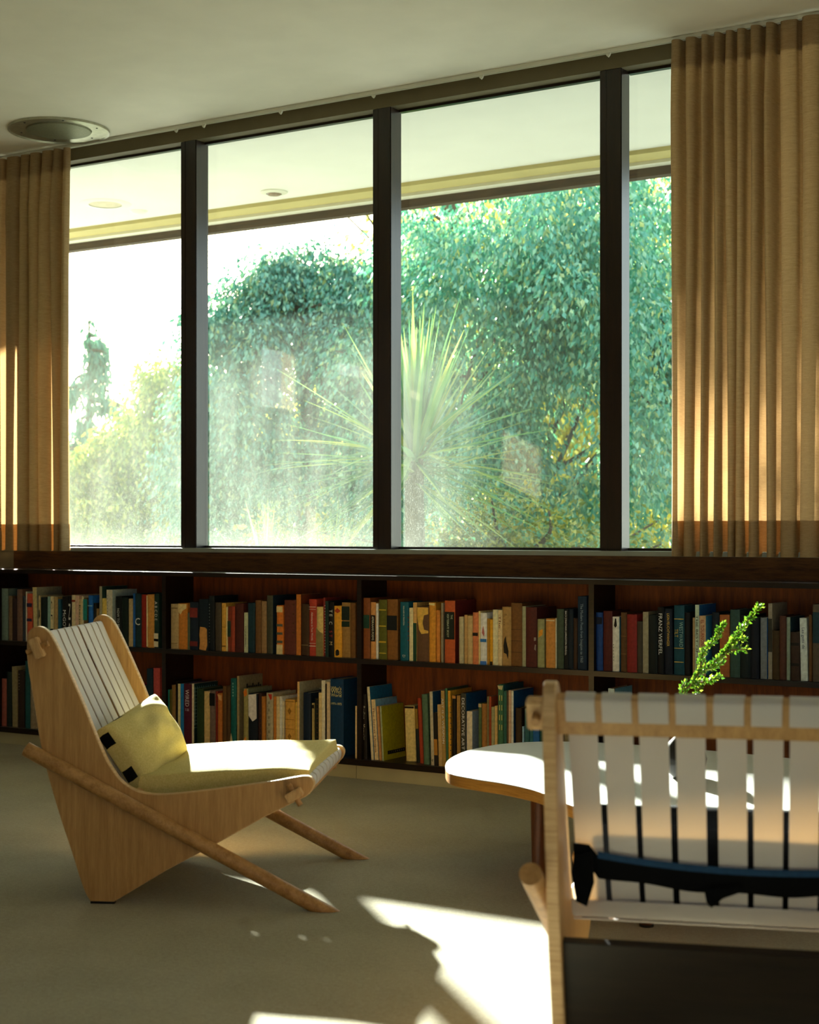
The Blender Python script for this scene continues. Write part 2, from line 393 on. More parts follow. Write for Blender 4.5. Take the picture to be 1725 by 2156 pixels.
# ------------------------------------------------------------------ ceiling fixtures
cl = empty('ceiling_light', (-4.782, 4.873, CZ))
tag(cl, 'round brushed metal ceiling fitting with a dull grille, indoors beside left curtain', 'ceiling light')
MB().lathe((0, 0, 0), [(.138, -.002), (.205, -.004), (.212, -.010), (.2125, 0)], 72).build('ring', steel, cl, True)
MB().lathe((0, 0, 0), [(0, -.012), (.10, -.012), (.134, -.008), (.138, -.001)], 72).build('grille', grille, cl, True)
for k in range(6):
    t = k * math.pi / 3 + .35; MB().lathe((.172 * math.cos(t), .172 * math.sin(t), -.0028), [(0, -.003), (.004, -.002), (.005, 0)], 10).build('screw', rubber, cl)
el = empty('soffit_light', (-5.655, 6.10, CZ)); tag(el, 'flush white round light in the outdoor soffit, seen through left pane', 'soffit light')
MB().lathe((0, 0, 0), [(.085, -.006), (.128, -.004), (.134, 0)], 48).build('ring', soffitm, el, True)
MB().lathe((0, 0, 0), [(0, -.004), (.084, -.004), (.085, 0)], 48).build('diffuser', plain('soffit_lens', '#c9bfa8', .5), el, True)
e2 = empty('soffit_downlight', (-4.735, 6.332, CZ)); tag(e2, 'small bowl shaped downlight hanging from the outdoor soffit above tree', 'soffit light')
MB().lathe((0, 0, 0), [(.04, -.012), (.068, -.006), (.07, 0)], 40).build('ring', white_trim, e2, True)
MB().lathe((0, 0, 0), [(0, -.02), (.03, -.018), (.04, -.008)], 40).build('bulb', plain('rusty_lamp', '#8a7560', .5, .4, 60), e2, True)
e3 = empty('soffit_sensor', (-5.63, 6.33, CZ)); tag(e3, 'faint small round sensor on the outdoor soffit beside flush light', 'sensor')
MB().lathe((0, 0, 0), [(0, -.02), (.03, -.016), (.05, 0)], 32).build('sensor_body', soffitm, e3, True)

# ------------------------------------------------------------------ curtain track and glides
ct = empty('curtain_track', (0, 5.09, CZ)); tag(ct, 'thin pale curtain track fixed to ceiling along the window', 'curtain track')
tr = MB(); tr.box((XL + .02, -.009, -.006), (XR - .02, .009, -.0005)); tr.box((XL + .02, -.009, -.014), (XR - .02, -.005, -.006)); tr.box((XL + .02, .005, -.014), (XR - .02, .009, -.006))
tr.build('rail', white_trim, ct)
for x in (-4.319, -4.17, -3.773, -3.326, -2.847, -2.332):
    g = MB(); g.prism([(-.010, -.012), (.010, -.012), (.006, -.022), (0, -.028), (-.006, -.022)], lambda p, d: (x + p[0], d, p[1]), -.004, .004)
    g.build('glide', white_trim, ct)

# ------------------------------------------------------------------ curtains
def curtain(name, x0, x1, seed, widths, label, hemz):
    rnd = random.Random(seed); root = empty(name, ((x0 + x1) / 2, 5.078, CZ)); tag(root, label, 'curtain', None)
    xs = [x0]; ys = []; sgn = 1; i = 0
    knots = [(x0, 0)]
    x = x0
    while x < x1 - .03:
        wd = widths(x, rnd) * 1.3; fr = -rnd.uniform(.030, .046); bk = rnd.uniform(.030, .046); g_ = rnd.uniform(.003, .007)
        knots += [(x + g_, fr * .55), (x + g_ + wd * .5, fr), (x + g_ * 1 + wd, fr * .6), (x + g_ * 2 + wd, bk * .6), (x + g_ * 2 + wd + rnd.uniform(.006, .012), bk)]
        x = knots[-1][0] + .003
    knots = [k for k in knots if k[0] <= x1]; knots.append((x1, 0))
    K = len(knots); ph = [rnd.uniform(0, 6.28) for _ in range(K)]; am = [rnd.uniform(.3, 1) for _ in range(K)]
    nz = 44; rows = []; ztop, zbot = CZ - .016, .8623
    def section(z):
        t = (ztop - z) / (ztop - zbot); pts = []
        for j, (kx, ky) in enumerate(knots):
            dx = .009 * math.sin(ph[j // 5] + 2.6 * t + .35 * (j % 5)) * min(1, t * 4) * am[j // 5]
            a = .5 + .5 * min(1, t * 7)
            fl = 1 + .22 * math.sin(ph[j // 5] * 1.7 + 3 * t)
            pin = 0
            if j % 5 == 2 and t < .10: pin = (1 - t / .10) * .5
            pts.append((kx + dx - root.location.x + (pin * (knots[max(j - 1, 0)][0] - kx) * .5), ky * a * fl))
        return catmull(pts, 7)
    zs = [ztop - (ztop - zbot) * (k / nz) ** 1.15 for k in range(nz + 1)]
    def sheet(zlist, off):
        vs = []; fs = []; n = None
        for z in zlist:
            s = section(z); n = len(s)
            for p in s: vs.append((p[0], p[1] + off, z - root.location.z - (.016 if z < .864 and p[1] < .014 else 0)))
        for r in range(len(zlist) - 1):
            for c in range(n - 1): fs.append((r * n + c, r * n + c + 1, (r + 1) * n + c + 1, (r + 1) * n + c))
        mb = MB(); mb.add(vs, fs); return mb
    c = sheet(zs, 0).build('drape', curtain_m, root, True, fix=False)
    h = sheet([hemz - (hemz - zbot) * k / 5 for k in range(6)], .0025).build('hem', curtain_m, root, True, fix=False); h['label'] = 'darker doubled hem'
    t = sheet([ztop - .10 * k / 5 for k in range(6)], .0025).build('heading_tape', curtain_m, root, True, fix=False)
    return root
curtain('curtain', -7.9, -4.915, 3, lambda x, r: r.uniform(.02, .05), 'tan pleated curtain glowing in the sun at left end of window', .965)
curtain('curtain', -2.088, -.75, 11, lambda x, r: r.uniform(.014, .032) if x < -1.72 else r.uniform(.03, .06), 'wide tan pleated curtain bunched at the right end of window', .968)

# ------------------------------------------------------------------ bookcase
YF = 4.90; YK = 5.085; ZM = .453; ZL = .0745
ctop = tag(MB().obox(((XL + XR) / 2, (4.886 + 5.106) / 2, .7585), ((XR - XL) / 2 - .02, .110, .0085), ((1, 0, 0), (0, 1, 0), (0, 0, 1)), bev=.002).build('countertop', walnut_dark), 'long dark wood ledge catching a bright line, on top of bookcase', 'countertop')
bc = empty('bookcase', (-3.0, 5.0, 0)); tag(bc, 'long low dark wood bookcase built under the window', 'bookcase')
def bcp(name, a, b, mat, **k):
    m = MB(); off = Vector((-3.0, 5.0, 0)); m.box(Vector(a) - off, Vector(b) - off); return m.build(name, mat, bc)
BX0, BX1 = -7.2, 1.6
bcp('back_panel', (BX0, 5.078, .052), (BX1, 5.0915, .75), walnut_back)
bcp('shelf', (BX0, YF, ZM - .018), (BX1, 5.078, ZM), walnut_dark)
bcp('shelf', (BX0, YF, .052), (BX1, 5.078, ZL), walnut_dark)
div_x = [-4.235 + .9575 * k for k in range(-3, 6)]
for x in div_x:
    bcp('divider', (x, YF + .002, ZL), (x + .02, 5.078, ZM - .018), walnut_dark); bcp('divider', (x, YF + .002, ZM), (x + .02, 5.078, .75), walnut_dark)
xk = [-7.2, -5.23, -3.29, -2.42, -1.2, .2, 1.6]
for a, b in zip(xk[:-1], xk[1:]): bcp('plinth', (a + .0012, 4.917, 0), (b - .0012, 5.09, .052), kick_m)

# ------------------------------------------------------------------ books
page_m = plain('page_edges', '#b5a98a', .9, .12, 300)
BM = {}
def dim(c, k=1.12):
    c = c.lstrip('#'); return '#' + ''.join('%02x' % min(235, int(int(c[i:i + 2], 16) * k)) for i in (0, 2, 4))
def bmat(col):
    if col not in BM: BM[col] = plain('book_cloth_' + col.strip('#'), dim(col), .62, .16, 90, spec=.3)
    return BM[col]
def spine_pts(w, bulge, t, depth, n=6):
    o = [(0, depth), (0, .003)]
    for k in range(1, n): a = k / n; o.append((w * a, .003 - bulge * 4 * a * (1 - a) - .001))
    o += [(w, .003), (w, depth)]
    i = [(w - t, depth), (w - t, .004)]
    for k in range(1, n): a = 1 - k / n; i.append((t + (w - 2 * t) * a, .005 - bulge * 4 * a * (1 - a)))
    i += [(t, .004), (t, depth)]
    return o, i
BOOKROWS = []
def book(x0, x1, yt, col, key, shelf, extra=None, lean=0., back=0., bands=(), txt=None, tcol='#d8d2c0', tz=.5, tsize=None, patch=(), cover=None, hard=True, horiz=False, pcol=None, depth=None, face=None):
    BOOKROWS.append(dict(x0=x0, x1=x1, yt=yt, col=col, key=key, shelf=shelf, extra=extra, lean=lean, back=back, bands=bands, txt=txt, tcol=tcol, tz=tz, tsize=tsize, patch=patch, cover=cover, hard=hard, horiz=horiz, pcol=pcol, depth=depth, face=face))
def make_books():
    rnd = random.Random(5); labels = {}
    for bi, b in enumerate(BOOKROWS):
        zb = ZM if b['shelf'] == 'upper' else ZL
        Y = 4.915 + b['back'] + rnd.uniform(0, .006)
        A = at_y(b['x0'] + .3, 1400, Y); B = at_y(b['x1'] - .2, 1400, Y); w = B.x - A.x
        top = at_y((b['x0'] + b['x1']) / 2, b['yt'], Y).z; h = top - zb
        dmax = 5.074 - Y
        d = min(dmax, b['depth'] or max(.10, h * .72 * rnd.uniform(.95, 1.08)))
        root = empty('book', (A.x, Y, zb + .0005))
        if b['lean']:
            root.rotation_euler = (0, math.radians(b['lean']), 0)
            if b['lean'] > 0: root.location.z += w * math.sin(math.radians(b['lean']))
        t = min(.0022, w * .18); bulge = min(.003, w * .12) if b['hard'] else .0003
        o, i = spine_pts(w, bulge, t, d)
        c = MB(); P = o + i; n = len(P)
        c.add([(p[0], p[1], 0) for p in P] + [(p[0], p[1], h) for p in P], [(k, (k + 1) % n, n + (k + 1) % n, n + k) for k in range(n)])
        m = len(o)
        for z in (0, n):
            for k in range(m - 1):
                c.f.append((z + k, z + k + 1, z + n - 2 - k, z + n - 1 - k)); c.m.append(0)
        mats = [bmat(b['col'])]
        if b['cover']:
            mats.append(bmat(b['cover']))
            for fi, f in enumerate(c.f):
                if fi == m - 2: c.m[fi] = 1
        co = c.build('cover', mats, root)
        ins = .003 if b['hard'] else .0006
        MB().box((t, .0045, ins), (w - t, d - ins - .001, h - ins)).build('pages', bmat(b['pcol']) if b['pcol'] else page_m, root)
        yf = .003 - bulge - .0018
        for (za, zb2, cc) in b['bands']:
            MB().box((w * .04, yf, h * za), (w * .96, yf + .0015, h * zb2)).build('label', bmat(cc), root)
        for (pts, cc) in b['patch']:
            MB().prism([(w * p[0], h * p[1]) for p in pts], lambda p, dd: (p[0], dd, p[1]), yf - .0004, yf + .0016).build('torn_jacket', bmat(cc), root)
        if b['face']:
            for (ya, yb, za, zb3, cc) in b['face']:
                MB().box((w - .0002, d * ya, h * za), (w + .0008, d * yb, h * zb3)).build('face_label', bmat(cc), root)
        if b['txt']:
            items = b['txt'] if isinstance(b['txt'], list) else [(b['txt'], b['tz'], b['tsize'] or .6, b['tcol'], .5)]
            for (body, tz, frac, tc, fx) in items:
                vs, fs = text_mesh(body, 1.0)
                L = max(v[0] for v in vs) - min(v[0] for v in vs); Hh = max(v[1] for v in vs) - min(v[1] for v in vs)
                if b['horiz']: sx = w * .8 / L; sy = sx; V = [(w * fx + v[0] * sx, yf - .0008, h * tz + v[1] * sy) for v in vs]
                else:
                    sx = h * frac / L; sy = min(sx * 1.25, w * .55 / Hh); V = [(w * fx + v[1] * sy, yf - .0008, h * tz - v[0] * sx) for v in vs]
                MB().add(V, fs).build('title', bmat(tc), root, fix=False)
        sh = b['shelf']; nb = BOOKROWS[bi - 1]['key'] if bi and BOOKROWS[bi - 1]['shelf'] == sh else None
        na = BOOKROWS[bi + 1]['key'] if bi + 1 < len(BOOKROWS) and BOOKROWS[bi + 1]['shelf'] == sh else None
        if b['extra'] and len((b['key'] + b['extra']).split()) > 8: lab = '%s book with %s, %s shelf' % (b['key'], b['extra'], sh)
        else:
            lab = b['key'] + ' book' + (' with ' + b['extra'] if b['extra'] else '') + ', %s shelf, ' % sh
            full = lab + ('between %s and %s' % (nb, na) if nb and na else 'beside %s' % (nb or na))
            lab = full if len(full.split()) <= 16 else lab + 'beside %s' % (nb or na)
        if lab in labels: print('DUP LABEL', lab)
        labels[lab] = 1
        tag(root, lab, 'book', 'books on the %s shelf' % sh)
U, L_ = 'upper', 'lower'
book(1, 16, 1239, '#5d6f6a', 'faded grey-green', U)
book(17, 25, 1255, '#6e5a44', 'narrow brown', U)
book(25, 35, 1260, '#2a1a1c', 'blackish maroon', U)
book(35, 46, 1241, '#6d5348', 'dusty mauve', U)
book(46, 53, 1255, '#2b3440', 'dark slate', U)
book(53, 56, 1246, '#c9c4b4', 'white-edged slim', U, hard=False)
book(56, 68, 1250, '#b8503a', 'red-orange', U, 'two dark bands', bands=((.72, .80, '#2b2440'), (.42, .48, '#2b2440')), cover='#7a1f30')
book(70, 79, 1237, '#b9ab7a', 'tall parchment', U, 'grey jacket', cover='#8f8f7c', lean=-2.0, hard=False)
book(80, 84, 1254, '#bfae84', 'slim cream inked', U, hard=False, patch=([((.3,.5),(.9,.55),(.7,.7),(.4,.68)),'#1a1610'],))
book(85, 98, 1258, '#10201f', 'black-green', U)
book(99, 105, 1256, '#7fa09b', 'pale teal', U, 'black lettering', hard=False)
book(105, 112, 1256, '#d0c39b', 'cream and black', U, bands=((.0, .3, '#14202a'),), hard=False, txt='C F', tcol='#14110d', tz=.7, tsize=.4)
book(112, 120, 1257, '#a98f63', 'tan paper', U, lean=1.0)
book(121, 127, 1262, '#23566b', 'blue-teal slim', U, hard=False)
book(130, 142, 1256, '#0c0c0e', 'black political', U, 'wide white surname lettering', txt='McGOVERN', tcol='#e6e4dc', tz=.38, tsize=.66)
book(142, 150, 1256, '#0e0e11', 'black paperback', U, 'huge white letters', txt='NO', tcol='#dcdad0', tz=.45, tsize=.8, hard=False)
book(150, 158, 1253, '#cdbf9a', 'cream with red top', U, bands=((.86, .9, '#8a2f28'),), hard=False)
book(158, 165, 1254, '#c9a993', 'pinkish cream', U, hard=False)
book(165, 171, 1262, '#cdb789', 'buff with black script', U, hard=False, txt='Eternal', tcol='#15110d', tz=.62, tsize=.5)
book(171, 175, 1256, '#c9c0a0', 'slim pale', U, hard=False)
book(175, 184, 1259, '#5b4930', 'brown and teal', U, bands=((.52, .97, '#1f7f78'),))
book(185, 195, 1254, '#1e62b4', 'bright blue', U, bands=((.78, .8, '#8fc2d8'),))
book(196, 202, 1270, '#14181c', 'short black', U)
book(202, 207, 1282, '#8f7448', 'small tan', U)
book(208, 214, 1235, '#98937b', 'tall stone grey', U, 'dark teal cover', cover='#23413f')
book(214, 223, 1260, '#e0b95e', 'yellow paperback', U, hard=False)
book(223, 236, 1242, '#c8c2b0', 'tall pale grey', U, 'large pale blue cover', cover='#a9bdc0', hard=False, txt='. . . . . . . . . . . . .', tcol='#4a4238', tz=.55, tsize=.7)
book(243, 256, 1256, '#0d1417', 'black lettered', U, 'white vertical title', txt='HOW TO BE A . . . . .', tcol='#cfd4d0', tz=.45, tsize=.62)
book(256, 269, 1258, '#13221f', 'dark bottle green', U)
book(270, 279, 1261, '#b59f75', 'narrow beige', U, hard=False)
book(279, 284, 1250, '#1c56a0', 'slim cobalt', U, hard=False)
book(284, 297, 1250, '#123039', 'dark teal', U, 'white crescent', txt='C', tcol='#d0d4d0', tz=.47, horiz=True)
book(297, 309, 1252, '#8a2418', 'deep red', U)
book(309, 324, 1252, '#c08a44', 'golden tan', U, 'torn cream edge', patch=([((.0, .02), (.18, .02), (.14, .3), (.2, .6), (.1, .98), (0, .98)), '#d9c69a'],))
book(324, 334, 1250, '#16322e', 'dark green', U, 'white foot', bands=((.02, .27, '#cfc7ae'), (.125, .17, '#2a2a26')), txt=[('A B C D E', .68, .35, '#d8dcd4', .5)])
book(359, 375, 1272, '#a8926a', 'wide beige', U, bands=((.9, .92, '#6a5638'), (.12, .13, '#6a5638')))
book(375, 394, 1271, '#c07a34', 'orange tan', U, 'cream torn corner', patch=([((.04, .99), (.96, .99), (.96, .9), (.5, .84), (.3, .76), (.04, .82)), '#d8bd86'],))
book(394, 399, 1290, '#55604f', 'slim sage', U, hard=False)
book(399, 417, 1268, '#152233', 'navy', U, 'red bands', bands=((.68, .88, '#7a2c28'), (.08, .18, '#6a2626')))
book(418, 438, 1262, '#0f1c28', 'midnight blue', U, 'tan torn patch', patch=([((.1, .02), (.8, .0), (.95, .1), (.9, .42), (.7, .45), (.2, .46), (.12, .3), (.18, .15)), '#c08a4c'],))
book(439, 451, 1255, '#10181f', 'tall black', U, 'tiny gilt title', txt='. . . . . . . . . . . . .', tcol='#a8b0b0', tz=.5, tsize=.7)
book(452, 465, 1269, '#443c34', 'grey-brown', U)
book(466, 475, 1270, '#c99a44', 'mustard', U, hard=False, bands=((.5, .51, '#7a5a20'), (.1, .12, '#5a3a18')))
book(475, 479, 1278, '#d8c898', 'slim speckled', U, hard=False)
book(479, 486, 1277, '#7a3320', 'russet with green block', U, bands=((.33, .68, '#17352a'),))
book(486, 494, 1277, '#96402c', 'brick red', U)
book(494, 512, 1271, '#4a221e', 'oxblood', U)
book(513, 521, 1290, '#b9bfa0', 'short celadon', U, hard=False, txt='EUROPE AFTERWARDS', tcol='#20241c', tz=.4, tsize=.5)
book(521, 536, 1270, '#12303c', 'petrol blue', U)
book(537, 549, 1264, '#6b4a2b', 'plain brown', U)
book(549, 561, 1266, '#8b6f50', 'taupe', U)
book(561, 574, 1254, '#3f3f34', 'tall olive grey', U, cover='#14283a')
book(582, 596, 1275, '#c8722c', 'orange striped', U, 'grey bands', bands=((.86, .98, '#d8bd86'), (.57, .62, '#4f544a'), (.40, .45, '#4f544a'), (.23, .28, '#4f544a'), (.0, .2, '#c9b98c')))
book(598, 623, 1264, '#5c2f26', 'wide maroon', U)
book(623, 633, 1252, '#b8712f', 'tall orange-brown', U, cover='#6a3420', hard=False, txt='. . . .', tcol='#4a2810', tz=.6, tsize=.5)
book(634, 650, 1272, '#3d2a1a', 'dark brown speckled', U, bands=((.2, .21, '#8a7a5a'),))
book(650, 666, 1262, '#a33a2c', 'scarlet', U, 'white title', bands=((.86, .868, '#e0cfc0'), (.82, .825, '#e0cfc0'), (.22, .225, '#e0cfc0'), (.17, .18, '#e0cfc0')), txt='Adventures in Two Worlds', tcol='#e8dccc', tz=.52, tsize=.5)
book(666, 680, 1278, '#c9b272', 'cream pictorial', U, 'olive landscape', patch=([((.0, .58), (.5, .5), (1, .46), (1, .0), (0, .0)), '#7d7248'],))
book(680, 684, 1259, '#7f2f2a', 'slim crimson', U, hard=False)
book(684, 691, 1266, '#1c3230', 'slim dark jacket', U, hard=False, txt='. . . . . . . . . . . . . . . . .', tcol='#d0d8d4', tz=.5, tsize=.85)
book(691, 703, 1268, '#0a0b0e', 'glossy black', U, 'spaced white letters', txt=[('T E', .8, .12, '#c8ccc8', .5), ('C', .62, .05, '#c8ccc8', .5), ('S T', .42, .12, '#9a3a3a', .5), ('M', .25, .06, '#c8b48a', .5)])
book(703, 719, 1276, '#d6982f', 'golden yellow', U, 'black oval', patch=([((.25, .04), (.25, .12), (.4, .15), (.6, .15), (.72, .12), (.72, .05), (.5, .03)), '#1a1410'], [((.1, .9), (.5, .96), (.9, .9), (.5, .86)), '#a03a20']))
book(719, 737, 1269, '#92703f', 'tan leather', U, 'black labels', bands=((.68, .93, '#12211c'), (.56, .66, '#122a20')))
book(737, 748, 1270, '#6e4a24', 'old brown', U)
book(758, 779, 1259, '#7c4524', 'chestnut', U, 'green band', bands=((.50, .72, '#1f4238'),))
book(780, 791, 1268, '#c08a52', 'tan poetry', U, 'lettered black band', bands=((.31, .77, '#1c0f0c'),), txt='AFRIKAANS POEMS', tcol='#e8dcb8', tz=.54, tsize=.42)
book(791, 796, 1271, '#ded8dc', 'slim white', U, hard=False)
book(797, 814, 1263, '#55561c', 'olive green', U, 'gilt ornaments', bands=((.82, .84, '#b09a30'), (.55, .57, '#b09a30'), (.28, .31, '#b0902a'), (.1, .115, '#b09a30')))
book(814, 837, 1262, '#7a5024', 'brown leather', U, 'black label', bands=((.49, .73, '#0e1418'),))
book(842, 860, 1268, '#0d5468', 'teal blue', U, 'white logo', txt=[('MAN AND HIS TRADITION', .77, .33, '#d4d6c0', .5), ('D', .08, .04, '#e4e4d8', .5)])
book(861, 869, 1280, '#d9c8a0', 'slim cream', U, hard=False, txt='. . . . . .', tcol='#6a2a1a', tz=.6, tsize=.45)
book(869, 877, 1269, '#c9a060', 'tan and green', U, bands=((.0, .65, '#1a4230'),), hard=False)
book(878, 903, 1277, '#5f4330', 'brown board', U, 'ragged yellow jacket', patch=([((.02, .98), (.98, .98), (.98, .86), (.62, .84), (.5, .7), (.62, .58), (.98, .56), (.98, .52), (.4, .50), (.2, .58), (.05, .8)), '#d8a950'],))
book(903, 917, 1269, '#c98c30', 'ochre', U, 'chipped top', patch=([((.05, .99), (.95, .99), (.9, .95), (.1, .96)), '#d9c48a'],))
book(918, 926, 1285, '#c8803a', 'short orange ochre', U)
book(928, 933, 1270, '#8f8674', 'slim grey', U, hard=False)
book(936, 958, 1265, '#b2542c', 'terracotta', U, 'tall black title label', bands=((.38, .82, '#17211c'),), txt=[('THE', .74, .07, '#b8c4a8', .72), ('VERTEBRATE BODY', .6, .38, '#b8c4a8', .35)], cover='#6a2220')
book(966, 976, 1299, '#b2a98a', 'small grey cream', U)
book(977, 984, 1295, '#b2905c', 'sandy', U, hard=False)
book(984, 995, 1297, '#bca474', 'sand beige', U)
book(995, 1007, 1290, '#c4764e', 'salmon', U, 'small black block', bands=((.55, .61, '#1a1410'),))
book(1007, 1011, 1287, '#d8c08c', 'ragged cream', U, hard=False)
book(1011, 1025, 1291, '#d6d2d8', 'white drawn-on', U, 'blue marks', bands=((.44, .5, '#2a6ab0'), (.0, .07, '#3a6ab8')), patch=([((.3, .62), (.5, .75), (.7, .6), (.6, .55)), '#b06a6a'],))
book(1025, 1031, 1303, '#a87c28', 'dull gold', U, hard=False)
book(1031, 1037, 1305, '#d69a24', 'short marigold', U, bands=((.0, .08, '#14120c'),), hard=False)
book(1037, 1048, 1284, '#dccdaa', 'ivory', U, hard=False)
book(1048, 1057, 1285, '#d6bd90', 'cream titled', U, 'red and black title', txt='The . . . . .', tcol='#6a3220', tz=.6, tsize=.6, hard=False)
book(1057, 1076, 1278, '#a2814f', 'tan western', U, 'black horseman', patch=([((.3, .45), (.45, .5), (.5, .42), (.75, .25), (.7, .12), (.55, .2), (.25, .22), (.2, .34)), '#1b1612'],), txt=[('EL', .86, .04, '#201a14', .45), ('. . .', .74, .1, '#201a14', .45)])
book(1076, 1099, 1270, '#6e4a26', 'large brown', U, 'thin dark rules', bands=((.58, .585, '#2a1a0c'), (.4, .405, '#2a1a0c'), (.22, .225, '#2a1a0c')))
book(1099, 1107, 1277, '#98987a', 'pale sage', U, hard=False)
book(1107, 1130, 1279, '#4d211c', 'broad oxblood', U, 'white stains', patch=([((.8, .44), (.97, .45), (.97, .5), (.8, .5)), '#8a7a72'], [((.82, .3), (.97, .28), (.97, .38), (.88, .38)), '#8a7a72']))
book(1131, 1146, 1304, '#8f9066', 'pale olive', U, 'orange mark', patch=([((.25, .62), (.8, .68), (.85, .8), (.3, .76)), '#d2922e'],))
book(1149, 1169, 1303, '#bb8240', 'broad apricot tan', U, bands=((.955, .97, '#e0d0b0'),))
book(1169, 1172, 1302, '#c0c0b0', 'very slim white', U, hard=False)
book(1172, 1187, 1283, '#3c4a3c', 'dull forest green', U)
book(1187, 1196, 1283, '#0b0f12', 'black paperback', U, 'bold white vertical title', hard=False, txt='BACH JONATHAN LIVINGSTON SEAGULL', tcol='#e4e4da', tz=.6, tsize=.74)
book(1196, 1207, 1283, '#101c28', 'ink blue', U)
book(1207, 1216, 1302, '#38261a', 'small umber', U)
book(1216, 1235, 1256, '#12283c', 'tallest navy', U, 'thin silver script', txt='The Modern Poets from Imagism to 1960', tcol='#7a8c9c', tz=.5, tsize=.8)
book(1254, 1269, 1290, '#143a78', 'royal blue', U, 'dark top label', bands=((.80, .92, '#0c1830'),))
book(1270, 1289, 1287, '#4a1a18', 'dark wine', U)
book(1289, 1304, 1299, '#dbd0c8', 'bright white', U, 'black emblem', patch=([((.3, .84), (.45, .97), (.6, .97), (.7, .84), (.5, .8)), '#191512'],), txt='. . . . . .', tcol='#4a443c', tz=.35, tsize=.3, cover='#3a7c9a')
book(1307, 1320, 1290, '#553a1f', 'ribbed brown', U, bands=((.6, .605, '#8a6a3a'), (.3, .305, '#8a6a3a')))
book(1320, 1341, 1294, '#7c2220', 'broad red', U)
book(1341, 1353, 1309, '#3b352c', 'short charcoal', U)
book(1353, 1365, 1289, '#8f8872', 'pale stone', U, hard=False)
book(1366, 1384, 1295, '#0c1616', 'black-teal', U)
book(1384, 1398, 1279, '#0a0c0f', 'tall black', U, 'wide-spaced white lettering', txt='FRANZ WERFEL', tcol='#d6d8d4', tz=.6, tsize=.62)
book(1399, 1416, 1282, '#0c1626', 'navy novel', U, 'gold block lettering', bands=((.45, .95, '#101a2c'),), txt='LION FEUCHTWANGER', tcol='#c9a84a', tz=.68, tsize=.5)
book(1419, 1441, 1275, '#0e3f4e', 'broad peacock', U, 'three thin gold rules', bands=((.80, .808, '#cfae4a'), (.38, .388, '#cfae4a'), (.18, .188, '#cfae4a')), txt=[('WESTWARD', .58, .36, '#7fa8a4', .72), ('TILT', .6, .12, '#b8a450', .25)])
book(1441, 1453, 1290, '#0b0d10', 'plain black', U)
book(1458, 1463, 1301, '#a38862', 'slim fawn', U, hard=False)
book(1463, 1472, 1274, '#b5c4b0', 'tall mint white', U, 'black letters', hard=False, txt='THE BEST OF THEM', tcol='#1a1c16', tz=.45, tsize=.8, cover='#1f5f9c')
book(1472, 1486, 1297, '#bd9c78', 'beige paperback', U, 'red vertical title', hard=False, txt='EL TOURNON', tcol='#8a2a20', tz=.72, tsize=.42, cover='#4a9cc4')
book(1499, 1514, 1290, '#0e1a28', 'ink navy', U)
book(1515, 1536, 1295, '#9a5a30', 'rust brown', U)
book(1537, 1558, 1284, '#2f4843', 'deep grey-green', U)
book(1558, 1580, 1295, '#0c1a1e', 'dusky teal', U)
book(1580, 1598, 1300, '#0b1220', 'near-black navy', U)
book(1601, 1615, 1301, '#6a7078', 'grey-blue', U, 'bright blue cover', cover='#1f62b0', hard=False)
book(1617, 1626, 1271, '#8a8272', 'tall grey beige', U, bands=((.36, .8, '#2c2a22'),), hard=False)
book(1626, 1641, 1328, '#3a2a14', 'short dark brown', U)
book(1641, 1656, 1297, '#4a2a20', 'red-brown', U)
book(1656, 1664, 1300, '#7d8a7c', 'frayed pale green', U, cover='#1e3a46')
book(1664, 1684, 1331, '#33241a', 'low banded brown', U, bands=((.72, .78, '#15110c'), (.3, .36, '#15110c')))
book(1686, 1701, 1302, '#c2cac8', 'leaning white', U, 'blue script title', hard=False, lean=-1.2, txt='Les gens de', tcol='#1f3a5a', tz=.68, tsize=.34)
book(1703, 1710, 1295, '#5c3d1e', 'narrow umber', U)
book(1711, 1732, 1273, '#4f443a', 'tall taupe', U, 'dark teal panel', bands=((.5, .9, '#14303a'),))
book(1, 13, 1429, '#8a4a42', 'dusty rose', L_, 'red lettering')
book(13, 24, 1415, '#12201f', 'black-green', L_)
book(25, 36, 1404, '#84785a', 'tall khaki paper', L_, lean=-.8, hard=False)
book(37, 51, 1412, '#2a1d16', 'dark brown', L_, 'tiny white title', txt='. . . . . .', tcol='#b0a898', tz=.8, tsize=.28)
book(52, 62, 1392, '#17484c', 'tallest teal', L_)
book(63, 72, 1430, '#8a7c66', 'grey tan', L_)
book(281, 288, 1441, '#8a1f34', 'crimson', L_)
book(288, 303, 1445, '#141c18', 'blackish green', L_)
book(308, 321, 1408, '#0f2a3c', 'tall navy', L_)
book(322, 336, 1407, '#b04a4a', 'tall rose red', L_, pcol='#b06a60')
book(342, 355, 1452, '#1c8a86', 'turquoise', L_, 'yellow letters and black foot', bands=((.0, .3, '#0c0f12'),), txt='SIDNEY HILLMAN', tcol='#c9b038', tz=.66, tsize=.55, hard=False)
book(356, 361, 1453, '#57531f', 'slim moss', L_, hard=False)
book(361, 369, 1443, '#8a6a42', 'tan cloth', L_)
book(369, 373, 1435, '#0f0d0c', 'slim black', L_, hard=False)
book(373, 379, 1440, '#d6c89c', 'slim cream', L_, hard=False)
book(379, 386, 1440, '#1474bc', 'slim azure', L_, hard=False)
book(386, 403, 1440, '#4a1530', 'maroon', L_, 'large white title', txt='WIRED !!', tcol='#d6c2cc', tz=.72, tsize=.36)
book(403, 408, 1440, '#d8c6b2', 'slim blush', L_, 'netted dark cover', hard=False, cover='#0e3038', depth=.158, face=[(.02, .99, .92 - .06 * q, .925 - .06 * q, '#7aa09c') for q in range(12)] + [(.05 + .09 * q, .06 + .09 * q, .3, .95, '#7aa09c') for q in range(10)])
